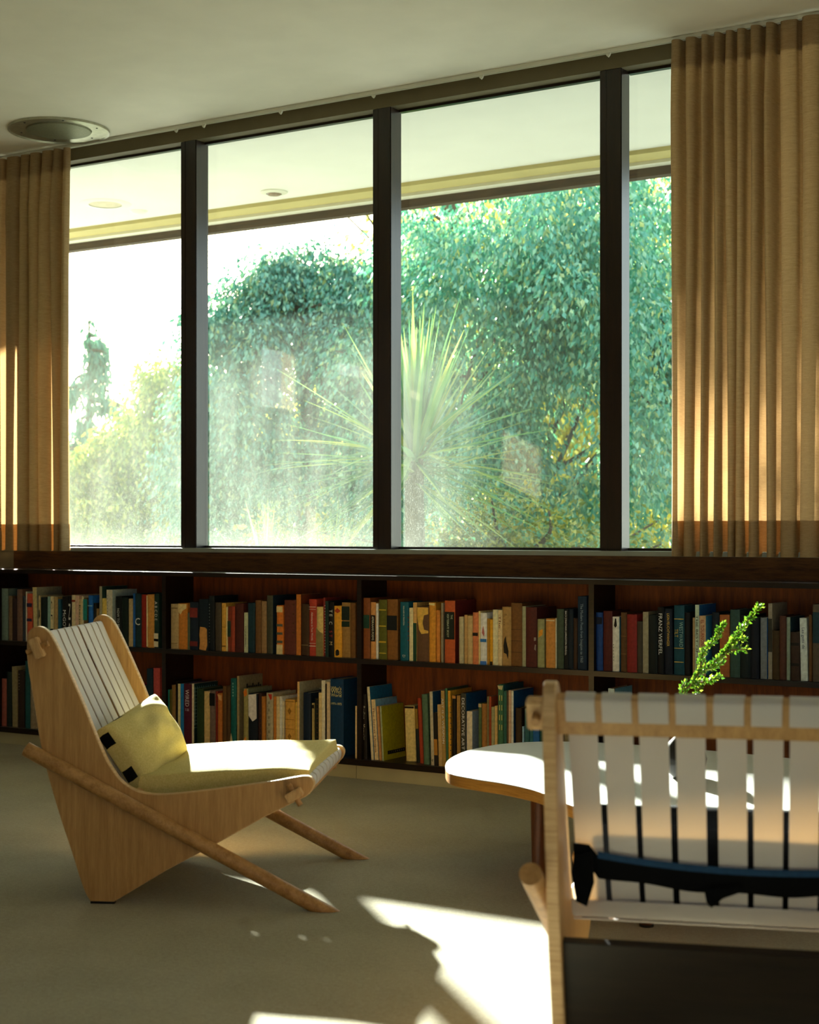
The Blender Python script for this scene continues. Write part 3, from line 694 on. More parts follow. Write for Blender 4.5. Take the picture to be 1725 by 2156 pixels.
book(414, 428, 1450, '#22361f', 'moss green', L_)
book(429, 441, 1456, '#c6ac78', 'cream tan', L_, hard=False)
book(441, 453, 1454, '#6c5a54', 'mauve grey', L_, 'black label', bands=((.72, .95, '#101214'),))
book(453, 458, 1456, '#7a261c', 'slim dark red', L_, hard=False)
book(458, 467, 1460, '#b06a30', 'orange brown', L_, 'ragged top', patch=([((.0, .98), (1, .96), (1, .86), (.4, .88)), '#c99a60'],))
book(468, 476, 1445, '#5f4223', 'lined brown', L_)
book(476, 484, 1445, '#4c341d', 'twin lined brown', L_)
book(485, 497, 1429, '#0f5a5a', 'tall emerald', L_, 'pale stacked lettering and torn foot', patch=([((.0, .02), (.45, .02), (.4, .1), (.15, .2), (.02, .1)), '#c9b68a'],), txt=[('= = = = =', .84, .2, '#9cc8b8', .5)])
book(498, 503, 1424, '#98855e', 'tallest grey-brown', L_, 'black lettering across its cover', cover='#77705c', hard=False, depth=.158, face=[(.32 + .08 * q, .37 + .08 * q, .80 - .0 * q, .85 + .03 * (q % 3 == 0), '#1e1b16') for q in range(8)])
book(512, 522, 1450, '#8f8655', 'worn olive pictorial', L_, patch=([((.1, .95), (.7, 1), (.9, .9), (.3, .86)), '#c46a24'], [((.1, .03), (.8, .06), (.6, .2), (.2, .16)), '#c98038']), cover='#6f745f')
book(523, 542, 1461, '#0d1826', 'navy', L_, 'torn white jacket', patch=([((.02, .98), (.9, 1), (.95, .56), (.5, .5), (.05, .6)), '#d8cccb'],))
book(543, 550, 1460, '#35201c', 'dark marbled', L_)
book(550, 558, 1467, '#b0712f', 'orange tan', L_, txt='. . . . .', tcol='#5a3414', tz=.5, tsize=.4)
book(560, 574, 1459, '#a39c84', 'grey', L_, 'red-white corner and black names', patch=([((.35, .98), (.9, .98), (.9, .9), (.7, .88)), '#a82c20'],), txt=[('= . = . = . = . = . = . =', .45, .8, '#4a463c', .5)])
book(575, 581, 1467, '#c07a34', 'slim amber', L_, hard=False)
book(581, 588, 1467, '#d4bf90', 'slim buff', L_, hard=False)
book(588, 593, 1467, '#dcd6cc', 'slim white', L_, hard=False)
book(594, 598, 1477, '#cfc4a6', 'slim torn white', L_, hard=False)
book(600, 620, 1473, '#c39444', 'golden ornamented', L_, 'diamond pattern and central title box', bands=((.955, .965, '#7a5418'), (.62, .628, '#7a5418'), (.44, .448, '#7a5418')), patch=([((.3, .78), (.5, .84), (.7, .78), (.5, .72)), '#8a6222'], [((.3, .3), (.5, .36), (.7, .3), (.5, .24)), '#8a6222']))
book(621, 625, 1478, '#cfae50', 'slim lemon', L_, hard=False)
book(625, 630, 1436, '#d4ad70', 'tall apricot cream', L_, 'grey-beige cover', cover='#9c9780', hard=False, depth=.158)
book(638, 654, 1459, '#0c1f34', 'midnight navy', L_)
book(656, 661, 1481, '#a8945c', 'slim striped cream', L_, bands=((.9, .97, '#15140f'),), hard=False)
book(662, 669, 1470, '#10180f', 'black-olive', L_)
book(670, 676, 1459, '#dcbf8c', 'slim peach', L_, 'dark vertical lettering', hard=False, txt='. . . . . . . . . .', tcol='#5a3418', tz=.55, tsize=.7)
book(676, 684, 1433, '#d2cdb8', 'tall torn white', L_, 'grey lettering', hard=False, txt='. . . . . .', tcol='#6a6a60', tz=.7, tsize=.4)
book(684, 687, 1440, '#14110e', 'slim torn black', L_, hard=False)
book(687, 694, 1436, '#c9b392', 'tall dotted cream', L_, 'evenly spaced dots', hard=False, txt='. . . . . . . . . . . . . . . .', tcol='#3a3020', tz=.5, tsize=.9)
book(695, 723, 1430, '#0c3355', 'thick navy', L_, "gold block title", txt=[("Who's", .88, 0, "#d8c88a", .5), ("Who", .84, 0, "#d8c88a", .5), ("World", .79, 0, "#d8c88a", .5), ("1971-1972", .68, 0, "#d8c88a", .5)], horiz=True, depth=.158)
book(747, 751, 1487, '#d2b98c', 'slim parchment', L_, hard=False)
book(752, 756, 1461, '#c2a030', 'slim yellow', L_, hard=False)
book(756, 760, 1462, '#8a5a34', 'slim speckled brown', L_, hard=False)
book(761, 773, 1462, '#14100f', 'black music', L_, 'two white words', lean=-1.0, txt=[('Berlioz', .72, .2, '#c0b8a8', .55), ('Memoirs', .42, .24, '#c0b8a8', .5)])
book(781, 787, 1447, '#d6c6a8', 'tall leaning cream', L_, 'torn blue cover', cover='#155a84', lean=-4.2, hard=False, depth=.158)
book(788, 797, 1474, '#d6bd94', 'leaning cream', L_, 'pale blue cover', cover='#6f9cbc', lean=-4.0, hard=False, txt='The Great Utopia', tcol='#7a4424', tz=.5, tsize=.75, depth=.158)
book(798, 803, 1488, '#b88a58', 'leaning speckled', L_, lean=-4.0, hard=False)
book(804, 808, 1488, '#9aa584', 'large olive-yellow', L_, 'black label on its wide face', cover='#9a9216', lean=-3.2, hard=False, depth=.158, face=[(.2, .97, .10, .165, '#14130e')] + [(.25 + .09 * q, .29 + .09 * q, .118, .148, '#b8b090') for q in range(8)])
book(855, 876, 1487, '#d9bd7c', 'wide cream', L_, 'small faint titles', lean=-2.2, back=.045, bands=((.955, .99, '#1a0f0c'),), txt=[('. . . . .', .86, .06, '#8a6a3a', .5)], horiz=True)
book(877, 884, 1487, '#14201a', 'black gilt', L_, lean=-2.6, back=.03, bands=((.6, .95, '#8a6a28'),))
book(884, 892, 1471, '#9c3a20', 'leaning russet', L_, lean=-2.8, back=.02)
book(892, 904, 1463, '#4f6a54', 'leaning sage green', L_, lean=-2.2, back=.01)
book(907, 914, 1457, '#b9b09a', 'pale grey', L_, 'black numeral nine', cover='#174a70', lean=-1.6, hard=False, txt=[('9', .07, .035, '#14120f', .5), ('. . . .   . . .   . . .', .55, .45, '#14120f', .5)])
book(914, 922, 1501, '#1a1510', 'short dark pictorial', L_, bands=((.2, .5, '#b07a30'),), lean=-1.4, hard=False)
book(923, 931, 1484, '#bb9c68', 'leaning wheat', L_, lean=-1.6, hard=False)
book(931, 939, 1455, '#a8884c', 'tall tan', L_, 'bold white lettering', lean=-1.6, hard=False, txt='ART IS A WEAPON', tcol='#f0e8d8', tz=.6, tsize=.6)
book(939, 944, 1450, '#3f6a4c', 'slim tall green', L_, lean=-1.0, hard=False, cover='#3a5238', depth=.158)
book(944, 950, 1455, '#cf962c', 'slim saffron', L_, lean=-.8, hard=False)
book(952, 960, 1465, '#17120e', 'black yellow-topped', L_, bands=((.96, 1.0, '#b8803c'),), txt='. . . . . . . . . .', tcol='#4a4030', tz=.5, tsize=.7)
book(961, 969, 1465, '#9a7540', 'tan ribbed', L_)
book(970, 981, 1460, '#3d3c34', 'dark grey', L_, 'large white title', txt='DECORATIVE ART . 58', tcol='#e4e0d4', tz=.52, tsize=.84, cover='#0f4a78', depth=.155)
book(982, 994, 1498, '#cfc2ae', 'white', L_, 'heron drawn on its side', cover='#a9b4c4', hard=False, face=[(.55, .62, .35, .62, '#1c5a94'), (.4, .58, .5, .53, '#1c5a94'), (.6, .75, .56, .68, '#2a6aa4'), (.56, .6, .1, .36, '#1c4a7c')])
book(1007, 1014, 1481, '#4a5f3c', 'green speckled', L_, bands=((.94, .99, '#b8a478'),))
book(1014, 1025, 1482, '#9a6c38', 'brown cloth', L_)
book(1025, 1029, 1467, '#7d7450', 'slim khaki', L_, hard=False)
book(1029, 1034, 1467, '#9c4426', 'slim rust', L_, hard=False)
book(1034, 1041, 1489, '#99966e', 'grey-green', L_, hard=False)
book(1041, 1047, 1487, '#cba86c', 'slim sand', L_, 'red title', hard=False, txt='. . . . . .', tcol='#a04a2a', tz=.5, tsize=.5)
book(1048, 1060, 1442, '#3c6a50', 'tall green', L_, 'ragged top and yellow letters', patch=([((.0, .99), (1, .99), (.8, .94), (.2, .95)), '#c2b888'],), txt='= = = =', tcol='#c2b468', tz=.68, tsize=.4, cover='#1c4a54', depth=.158)
book(1060, 1066, 1455, '#2f6256', 'slim sea green', L_, hard=False)
book(1066, 1070, 1456, '#5a4434', 'slim marbled', L_, hard=False)
book(1070, 1076, 1454, '#c9a98c', 'slim pink cream', L_, hard=False)
book(1076, 1081, 1455, '#d0cdc6', 'slim chalk white', L_, 'blue dictionary cover', hard=False, cover='#0f4878', depth=.158)
book(1085, 1098, 1491, '#372614', 'dark umber', L_)
book(1099, 1103, 1530, '#8ab4dc', 'tiny light blue', L_, hard=False, depth=.1)
book(1104, 1114, 1493, '#2c5c62', 'teal cloth', L_)
book(1115, 1122, 1470, '#2a6672', 'slim lagoon', L_, hard=False, cover='#2a7aa0')
book(1122, 1135, 1475, '#1c5a9c', 'blue pictorial', L_, patch=([((.1, .98), (.9, .98), (.7, .85), (.2, .9)), '#c8d8e4'],), hard=False)
book(1136, 1148, 1480, '#24504c', 'dull teal', L_)
book(1150, 1166, 1490, '#2c2418', 'dusky brown', L_)
book(1170, 1180, 1485, '#0d100e', 'plain black', L_)
book(1180, 1187, 1490, '#4a2a14', 'small mahogany', L_)
book(1188, 1203, 1492, '#7a7058', 'stone', L_)
book(1281, 1294, 1450, '#b08a68', 'tall tan', L_, 'torn light blue jacket', cover='#6aa0b8', patch=([((.0, 1), (1, 1), (1, .9), (.6, .93), (.1, .9)), '#b8c8c8'],), depth=.15)

make_books()
# ------------------------------------------------------------------ the lounge chair (local: x forward, y to its left, z up)
PROF = [(0, .006), (.061, .006), (.087, .022), (.194, .087), (.314, .152), (.445, .226), (.528, .268)]
NOSE = [(.528, .268), (.549, .279), (.563, .296), (.566, .313), (.556, .325), (.538, .327), (.50, .3205), (.445, .311), (.338, .295), (.25, .283), (.20, .278), (.157, .277), (.115, .286), (.079, .309), (.052, .343), (.036, .372), (.006, .442), (-.024, .514), (-.073, .621), (-.098, .668), (-.110, .682), (-.124, .691), (-.142, .692), (-.155, .683), (-.162, .664), (-.161, .60), (-.141, .477), (-.122, .37), (-.085, .24), (-.049, .133), (-.018, .039), (0, .006)]
OUT = PROF[:-1] + [tuple(p) for p in catmull(NOSE, 4)][:-1]
CW, PT = .58, .021
oak_key = wood('pale_oak_key', '#b98d58', '#dcb884', grain=(20, 20, 3))
def sweep_band(mb, path, v0, v1, th=.0022, wob=None, mi=0):
    """flat strap following path (u,z) between v0 and v1"""
    P = [Vector(p) for p in path]; n = len(P); ring = []
    for i, p in enumerate(P):
        d = (P[min(i + 1, n - 1)] - P[max(i - 1, 0)]).normalized(); nn = Vector((-d.y, d.x))
        dv = wob(i / (n - 1)) if wob else 0
        a = p + nn * th / 2; b = p - nn * th / 2
        ring.append([(a.x, v0 + dv, a.y), (a.x, v1 + dv, a.y), (b.x, v1 + dv, b.y), (b.x, v0 + dv, b.y)])
    vs = [q for r in ring for q in r]; fs = []
    for i in range(n - 1):
        for k in range(4): fs.append((i * 4 + k, i * 4 + (k + 1) % 4, i * 4 + 4 + (k + 1) % 4, i * 4 + 4 + k))
    fs += [(0, 1, 2, 3), tuple((n - 1) * 4 + k for k in (3, 2, 1, 0))]
    mb.add(vs, fs, mi)
def arc(c, r, a0, a1, n):
    return [(c[0] + r * math.cos(math.radians(a0 + (a1 - a0) * k / n)), c[1] + r * math.sin(math.radians(a0 + (a1 - a0) * k / n))) for k in range(n + 1)]
tb = Vector((-.395, .919)).normalized(); nb = Vector((.919, .395)).normalized()      # along the back, and its front normal
BC = Vector((-.131, .640))
def B2(a, n): p = BC + tb * a + nb * n; return (p.x, p.y)
STRAP = [B2(-.006, -.0135), B2(.020, -.0135), B2(.031, -.0125), B2(.0345, -.008), B2(.0355, 0), B2(.0345, .008), B2(.031, .0125), B2(.02, .0138), B2(-.01, .0138)]
low = [(-.085, .572), (-.045, .488), (-.008, .412), (.026, .347), (.055, .302), (.078, .274), (.098, .262), (.125, .258), (.18, .260), (.26, .267), (.36, .277), (.45, .289), (.515, .304)]
STRAP += low + [(.538, .3205), (.5475, .3225), (.5555, .318), (.5585, .308), (.556, .294), (.549, .284)]
STRAP = [tuple(p) for p in catmull(STRAP, 3)]
def make_chair():
    root = empty('lounge_chair', (0, 0, 0))
    for side, y0 in ((0, 0.0), (1, CW - PT)):
        mb = MB(); mb.prism(OUT, lambda p, d: (p[0], d, p[1]), y0, y0 + PT, bev=.0022, mi=0, mi_side=1)
        po = mb.build('side_panel', [oak, oak_edge], root, True)
        MB().box((.0, y0 + .003, 0), (.061, y0 + PT - .003, .0065)).build('foot_pad', rubber, po)
        sg = -1 if side == 0 else 1; yo = 0 if side == 0 else CW
        for c, ax in ((BC, -tb), (Vector((.519, .283)), Vector((.86, .50)).normalized())):
            k = MB(); X = Vector((ax.x, 0, ax.y)); Z = Vector((-ax.y, 0, ax.x)); Yv = Vector((0, 1, 0))
            k.obox((c.x, yo + sg * .014, c.y), (.026 if ax.y < 0 else .021, .0145, .0115), (X, Yv, Z), bev=.0025)
            k.build('wedge_key', oak_key, po, True)
            q = MB(); a = Vector((c.x, yo + sg * .0120, c.y)); q.tube([a - Z * .030, a + Z * .030], .0072, 12); q.build('peg', oak_rod, po, True)
        yr = yo + sg * .0195
        r = MB(); bm = bmesh.new()
        t = MB(); t.tube([(-.158, yr, .3065 + .515 * .158), (.66, yr, .3065 - .515 * .66)], .0185, 28)
        me = bpy.data.meshes.new('tmp'); me.from_pydata(t.v, [], t.f); bm.from_mesh(me)
        g = bmesh.ops.bisect_plane(bm, geom=bm.verts[:] + bm.edges[:] + bm.faces[:], plane_co=(0, 0, .001), plane_no=(0, 0, -1), clear_outer=True)
        ed = [e for e in g['geom_cut'] if isinstance(e, bmesh.types.BMEdge)]
        bmesh.ops.contextual_create(bm, geom=ed); bm.verts.index_update()
        r.add([v.co.copy() for v in bm.verts], [[v.index for v in f.verts] for f in bm.faces]); bm.free(); bpy.data.meshes.remove(me)
        r.build('leg', oak_rod, root, True)
    m = MB(); m.obox((BC.x, CW / 2, BC.y), (.0105, CW / 2 - PT + .002, .033), ((nb.x, 0, nb.y), (0, 1, 0), (tb.x, 0, tb.y)), bev=.002); m.build('top_rail', oak, root, True)
    m = MB(); m.obox((.541, CW / 2, .299), (.012, CW / 2 - PT + .002, .020), ((.94, 0, .3), (0, 1, 0), (-.3, 0, .94)), bev=.005); m.build('front_rail', oak, root, True)
    m = MB(); m.tube([(.112, PT - .002, .2725), (.112, CW - PT + .002, .2725)], .0115, 16); m.build('lower_bar', oak_rod, root, True)
    m = MB(); a = Vector((-.062, 0, .262)); b = Vector((.016, 0, .022)); d = (a - b).normalized()
    m.obox(((a + b) / 2 + Vector((0, CW / 2, 0))), ((a - b).length / 2, CW / 2 - PT + .001, .009), (d, (0, 1, 0), Vector((d.z, 0, -d.x))), bev=.0015); m.build('rear_board', wood('dark_brown_board', '#150e08', '#261a0f', grain=(22, 2, 22)), root, True)  # board in a darker brown than the oak parts
    rnd = random.Random(4)
    for k in range(9):
        v0 = .0385 + .0575 * k; off = [0, -.001, -.002, -.003, -.004, .003, .002, .001, 0][k]; a = rnd.uniform(-.001, .001)
        mb = MB(); sweep_band(mb, STRAP, v0, v0 + .0465, wob=lambda t, off=off, a=a: (off + a) * math.sin(math.pi * min(1, t * 1.15)) ** 2)
        mb.build('strap', web_m, root, True)
    LPp = [Vector(p) for p in catmull(low[3:], 6)]; cum = [0.]
    for i in range(1, len(LPp)): cum.append(cum[-1] + (LPp[i] - LPp[i - 1]).length)
    def on(sv):
        x = float(np.interp(sv, cum, [p[0] for p in LPp])); z = float(np.interp(sv, cum, [p[1] for p in LPp]))
        x2 = float(np.interp(sv + .004, cum, [p[0] for p in LPp])); z2 = float(np.interp(sv + .004, cum, [p[1] for p in LPp]))
        d = Vector((x2 - x, z2 - z)); d = d.normalized() if d.length else Vector((1, 0)); return Vector((x, z)) + Vector((d.y, -d.x)) * .0035
    s0 = .050
    while s0 + .045 < cum[-1] - .02:
        mb = MB(); A = [on(s0 + .044 * j / 4) for j in range(5)]; vs = []; fs = []
        for v in (PT, CW - PT):
            for p in A: vs.append((p.x, v, p.y))
            for p in A: vs.append((p.x + .0005, v, p.y - .0015))
        for j in range(4): fs += [(j, j + 1, 11 + j, 10 + j), (5 + j, 15 + j, 16 + j, 6 + j)]
        fs += [(0, 10, 15, 5), (4, 9, 19, 14)]
        mb.add(vs, fs); mb.build('cross_strap', web_m, root); s0 += .0535
    return root
A1 = math.radians(26.54); P1 = Vector((-2.747, 2.908, 0))
ch1 = make_chair()
ch2 = copy_tree(ch1)
ch1.location = P1; ch1.rotation_euler = (0, 0, A1)
tag(ch1, 'oak and white strap lounge chair holding yellow cushions, on carpet before the bookcase', 'chair', 'oak lounge chairs with woven straps')
be = math.radians(12.5); uu = math.sin(be) * Rv + math.cos(be) * Fv; vv = np.array([-uu[1], uu[0]])
A2 = math.atan2(uu[1], uu[0]); a_ = at_z(1147, 1435, .691); pp = np.array([a_.x, a_.y]) - (-.135) * uu - CW * vv
P2 = Vector((pp[0], pp[1], 0)); ch2.location = P2; ch2.rotation_euler = (0, 0, A2)
tag(ch2, 'oak lounge chair seen from behind, blurred, with black cushions before the low table', 'chair', 'oak lounge chairs with woven straps')
M1 = Matrix.Translation(P1) @ Matrix.Rotation(A1, 4, 'Z'); M2 = Matrix.Translation(P2) @ Matrix.Rotation(A2, 4, 'Z')

# ------------------------------------------------------------------ cushions
def noisev(p, s=1.0, seed=0):
    from mathutils import noise as nz
    return nz.noise(Vector(p) * s + Vector((seed, seed * 2, 0)))
def pillow(name, corners, nrm, thick, gus, mats, puff_f, puff_b, n=26, dents=.004, seed=1, gusmat=None, pinch=.035):
    """corners: 4 local points TL,TR,BR,BL of the front face; body grows along -nrm"""
    C = [Vector(c) for c in corners]; nrm = Vector(nrm).normalized()
    def base(s, t):
        # pull edges in a little between corners
        e = pinch
        s2 = s * (1 - e * (1 - t * t)); t2 = t * (1 - e * (1 - s * s))
        a = (s2 + 1) / 2; b = (t2 + 1) / 2
        return C[0].lerp(C[1], a).lerp(C[3].lerp(C[2], a), b)
    mb = MB(); vs = []
    for side in (0, 1):
        for j in range(n + 1):
            for i in range(n + 1):
                s = math.sin(math.pi / 2 * (2 * i / n - 1)); t = math.sin(math.pi / 2 * (2 * j / n - 1))
                q = max(0, (1 - s * s) * (1 - t * t)) ** .42
                p = base(s, t)
                d = dents * noisev((s * 1.6, t * 1.6, side), 1.4, seed) * q * 2
                if side == 0: p = p + nrm * (puff_f * q + d)
                else: p = p - nrm * (gus + puff_b * q)
                vs.append(p)
    m = (n + 1) ** 2; fs = []
    for j in range(n):
        for i in range(n):
            a = j * (n + 1) + i; fs.append((a, a + 1, a + n + 2, a + n + 1)); fs.append((m + a, m + a + n + 1, m + a + n + 2, m + a + 1))
    mb.add(vs, fs)
    root = mb.build(name, mats[0], None, True, fix=True)
    g = MB(); ringi = [i for i in range(n)] + [j * (n + 1) + n for j in range(n)] + [n * (n + 1) + n - i for i in range(n)] + [(n - j) * (n + 1) for j in range(n)]
    gv = []; L = len(ringi)
    for r in ringi: gv += [vs[r], vs[r].lerp(vs[m + r], .5) + (vs[r] - sum(C, Vector()) / 4).normalized() * gus * .12, vs[m + r]]
    gf = []; gm = []
    for k in range(L):
        k2 = (k + 1) % L
        for q in range(2):
            gf.append((3 * k + q, 3 * k2 + q, 3 * k2 + q + 1, 3 * k + q + 1))
    g.add(gv, gf)
    if gusmat:
        for idx in range(len(gf)):
            ph = (idx // 2) % 26 / 26.0; g.m[idx] = 1 if (.30 < ph < .42 or .62 < ph < .78) else 0
        g.build('gusset', [mats[0], gusmat], root, True)
    else: g.build('gusset', mats[0], root, True)
    return root
def rim(root, pts, mat):
    m = MB(); m.tube(pts + [pts[0]], .0025, 8, cap=False); m.build('piping', mat, root, True)
TL, TR, BR, BL = Vector((.018, .062, .436)), Vector((.075, .345, .490)), Vector((.165, .345, .338)), Vector((.128, .062, .274))
nrm = (TR - TL).cross(BL - TL); nrm = -nrm if nrm.x < 0 else nrm
nrm = nrm.normalized()
p1 = pillow('throw_pillow', [TL, TR, BR, BL], nrm, 0, .034, [cushion_m], .050, .012, dents=.007, seed=3, gusmat=black_cloth)
p1.matrix_world = M1; tag(p1, 'square olive-yellow pillow with black spotted edge leaning on chair back', 'pillow')
zc = .329
p2 = pillow('seat_cushion', [(.118, .512, .330), (.548, .512, .350), (.545, .052, .334), (.112, .056, .312)], (-.04, 0, 1), 0, .060, [cushion_m], .017, .002, n=30, dents=.006, seed=8, pinch=.02)
p2.matrix_world = M1; tag(p2, 'long flat olive-yellow seat cushion in full sun on oak chair', 'cushion')
# black cushions on the near chair
p3 = pillow('back_cushion', [(.075, .540, .462), (.075, .040, .462), (.165, .040, .300), (.165, .540, .300)], (.87, 0, .48), 0, .050, [black_cloth], .03, .004, n=20, dents=.004, seed=5, pinch=.01)
p3.matrix_world = M2; tag(p3, 'black back cushion showing through the straps of near chair', 'cushion')
p4 = pillow('seat_pad', [(.19, .53, .318), (.52, .53, .338), (.52, .05, .338), (.19, .05, .318)], (-.05, 0, 1), 0, .030, [black_cloth], .012, .002, n=20, dents=.003, seed=6, pinch=.01)
p4.matrix_world = M2; tag(p4, 'black seat pad lying on the webbing of near chair', 'cushion')
# black tie strap slung round the back of the near chair
ts = MB(); pts = []
for k in range(41):
    v = .548 - .536 * k / 40; sag = .022 * (1 - ((k - 22) / 20) ** 2)
    z = .372 - max(-.02, sag) + (0.018 if k < 3 else 0); u = np.interp(z, [.26, .302, .347, .412], [.09, .055, .026, -.008]) - .012
    pts.append((u, v, z))
hw = .018; vs = []; fs = []
for (u, v, z) in pts:
    for s, o in ((1, 0), (-1, 0), (-1, -.004), (1, -.004)): vs.append((u - .35 * s * hw + o, v, z + s * hw * (1.0 + .12 * math.sin(v * 40))))
for i in range(len(pts) - 1):
    for k in range(4): fs.append((i * 4 + k, i * 4 + (k + 1) % 4, i * 4 + 4 + (k + 1) % 4, i * 4 + 4 + k))
ts.add(vs, fs)
tso = ts.build('tie_strap', black_cloth, None, True); tso.matrix_world = M2
tag(tso, 'broad black tie strap slung across white straps behind near chair', 'strap')
tl = MB(); c = pts[1]; tl.prism([(0, 0), (.030, .01), (.034, -.045), (.022, -.085), (.004, -.078), (-.004, -.03)], lambda p, d: (c[0] - .004 + d, c[1] - p[0] + .012, c[2] + p[1]), 0, -.006, .001)
tl.build('loose_end', black_cloth, tso, True)
c2 = pts[16]; t2 = MB(); t2.prism([(0, 0), (.055, .012), (.06, 0), (.03, -.012), (.012, -.028), (.004, -.02)], lambda p, d: (c2[0] - .010 + d, c2[1] - p[0], c2[2] - .012 + p[1]), 0, -.006, .001)
t2.build('knot', black_cloth, tso, True)
be_ = MB(); vs = []; fs = []
for (u, v, z) in pts[3:]:
    zz = z + hw * 1.05 + .004
    for s, o in ((.005, 0), (-.006, 0), (-.006, -.002), (.005, -.002)): vs.append((u - .4 * hw - .003 + o, v, zz + s))
for i in range(len(pts) - 4):
    for k in range(4): fs.append((i * 4 + k, i * 4 + (k + 1) % 4, i * 4 + 4 + (k + 1) % 4, i * 4 + 4 + k))
be_.add(vs, fs); be_.build('blue_top_strip', blue_strip_m, tso, True)  # thin blue strip just above the black tie strap

# ------------------------------------------------------------------ low table
TZ = .30
TP = [(-2.239, 3.90), (-2.240, 4.00), (-2.223, 4.107), (-2.144, 4.215), (-2.0, 4.28), (-1.78, 4.30), (-1.5, 4.28), (-1.2, 4.22), (-.95, 4.07), (-.84, 3.82), (-.90, 3.55), (-1.08, 3.34), (-1.30, 3.22), (-1.50, 3.22), (-1.617, 3.289), (-1.70, 3.365), (-1.77, 3.416), (-1.877, 3.462), (-1.968, 3.484), (-2.06, 3.525), (-2.135, 3.62), (-2.20, 3.75)]
TO = [tuple(p) for p in catmull(TP, 6, True)]
tbl = empty('coffee_table', (-1.55, 3.78, 0)); tag(tbl, 'low curvy coffee table with pale top and orange wood edge', 'table')
cv = lambda p, d: (p[0] + 1.55, p[1] - 3.78, d)
MB().prism(TO, cv, TZ - .0295, TZ - .0018, bev=.001).build('edge_band', orange_ply, tbl, True)
TI = [(p[0], p[1]) for p in TO]
MB().prism(TI, cv, TZ - .0018, TZ, bev=.0006).build('tabletop', plain('pale_laminate', '#c9c9c4', .35, .03, 8, bmp=.01, spec=.4), tbl, True)
for x, y in ((-1.845, 3.60), (-1.476, 3.436), (-1.05, 3.90), (-1.75, 4.10)):
    l = MB(); l.tube([(x + 1.55, y - 3.78, .006), (x + 1.55, y - 3.78, TZ - .0295)], [.0165, .022], 20); lo = l.build('leg', leg_wood, tbl, True)
    MB().tube([(x + 1.55, y - 3.78, 0), (x + 1.55, y - 3.78, .0065)], .017, 20).build('foot_cap', rubber, lo, True)
vp = at_d(1443, 1600, 4.02); VX, VY = vp.x, vp.y
vs_ = empty('vase', (VX, VY, TZ)); tag(vs_, 'small dark round vase on low table, seen between chair straps', 'vase')
MB().lathe((0, 0, 0), [(0, .001), (.034, 0), (.050, .02), (.056, .05), (.047, .085), (.024, .108), (.020, .125), (.024, .132), (.019, .131), (.016, .124), (.02, .106), (.04, .083), (.048, .05), (.042, .022), (0, .008)], 40).build('body', ceramic, vs_, True)

# ------------------------------------------------------------------ leafy sprig in the vase
def scatter_leaves(name, P, Dir, size, mat, parent=None, wr=.42, fold=.25, seed=1):
    """P (n,3) leaf bases, Dir (n,3) pointing directions, size (n,)"""
    rs = np.random.RandomState(seed); n = len(P); D = Dir / np.linalg.norm(Dir, axis=1, keepdims=True)
    rv = rs.normal(size=(n, 3)); A = np.cross(D, rv); A /= np.linalg.norm(A, axis=1, keepdims=True); Nn = np.cross(A, D)
    s = size[:, None]; mid = P + D * s * .45
    V = np.stack([P, mid + A * s * wr * .5 + Nn * s * fold * .4, P + D * s - Nn * s * .1, mid - A * s * wr * .5 + Nn * s * fold * .4], axis=1).reshape(-1, 3)
    k = np.arange(n)[:, None] * 4; F = np.concatenate([k + [0, 1, 2], k + [0, 2, 3]], axis=1).reshape(-1)
    me = bpy.data.meshes.new(name); me.vertices.add(4 * n); me.vertices.foreach_set('co', V.reshape(-1).astype(np.float32))
    me.loops.add(6 * n); me.loops.foreach_set('vertex_index', F.astype(np.int32))
    me.polygons.add(2 * n); me.polygons.foreach_set('loop_start', (np.arange(2 * n) * 3).astype(np.int32))
    me.materials.append(mat); me.update(calc_edges=True); me.validate()
    o = bpy.data.objects.new(name, me); COL.objects.link(o)
    if parent: o.parent = parent
    return o
sp = empty('leafy_sprig', (VX, VY, TZ)); tag(sp, 'leafy green sprig with small shiny leaves standing in dark vase', 'plant')
base = Vector((VX, VY, TZ))
stems = [([(1443, 1590), (1438, 1520), (1440, 1464), (1458, 1438), (1470, 1420), (1489, 1408), (1510, 1389), (1525, 1374), (1537, 1359), (1553, 1334), (1572, 1310), (1584, 1297), (1602, 1274)], 0, 1.0),
         ([(1470, 1420), (1476, 1401), (1478, 1383), (1483, 1371), (1495, 1356), (1510, 1340), (1516, 1325), (1523, 1314)], .02, .8),
         ([(1525, 1374), (1546, 1368), (1573, 1367)], -.03, .7), ([(1458, 1438), (1478, 1436), (1497, 1431), (1517, 1424)], .03, .7),
         ([(1489, 1408), (1505, 1404), (1520, 1392)], .02, .8), ([(1440, 1464), (1437, 1450), (1442, 1436)], .01, .5), ([(1443, 1590), (1452, 1510), (1462, 1462), (1478, 1445)], -.02, .7), ([(1537, 1359), (1552, 1348), (1568, 1345)], .02, .7)]
LP = []; LD = []; LS = []; rs = np.random.RandomState(9); tw = MB()
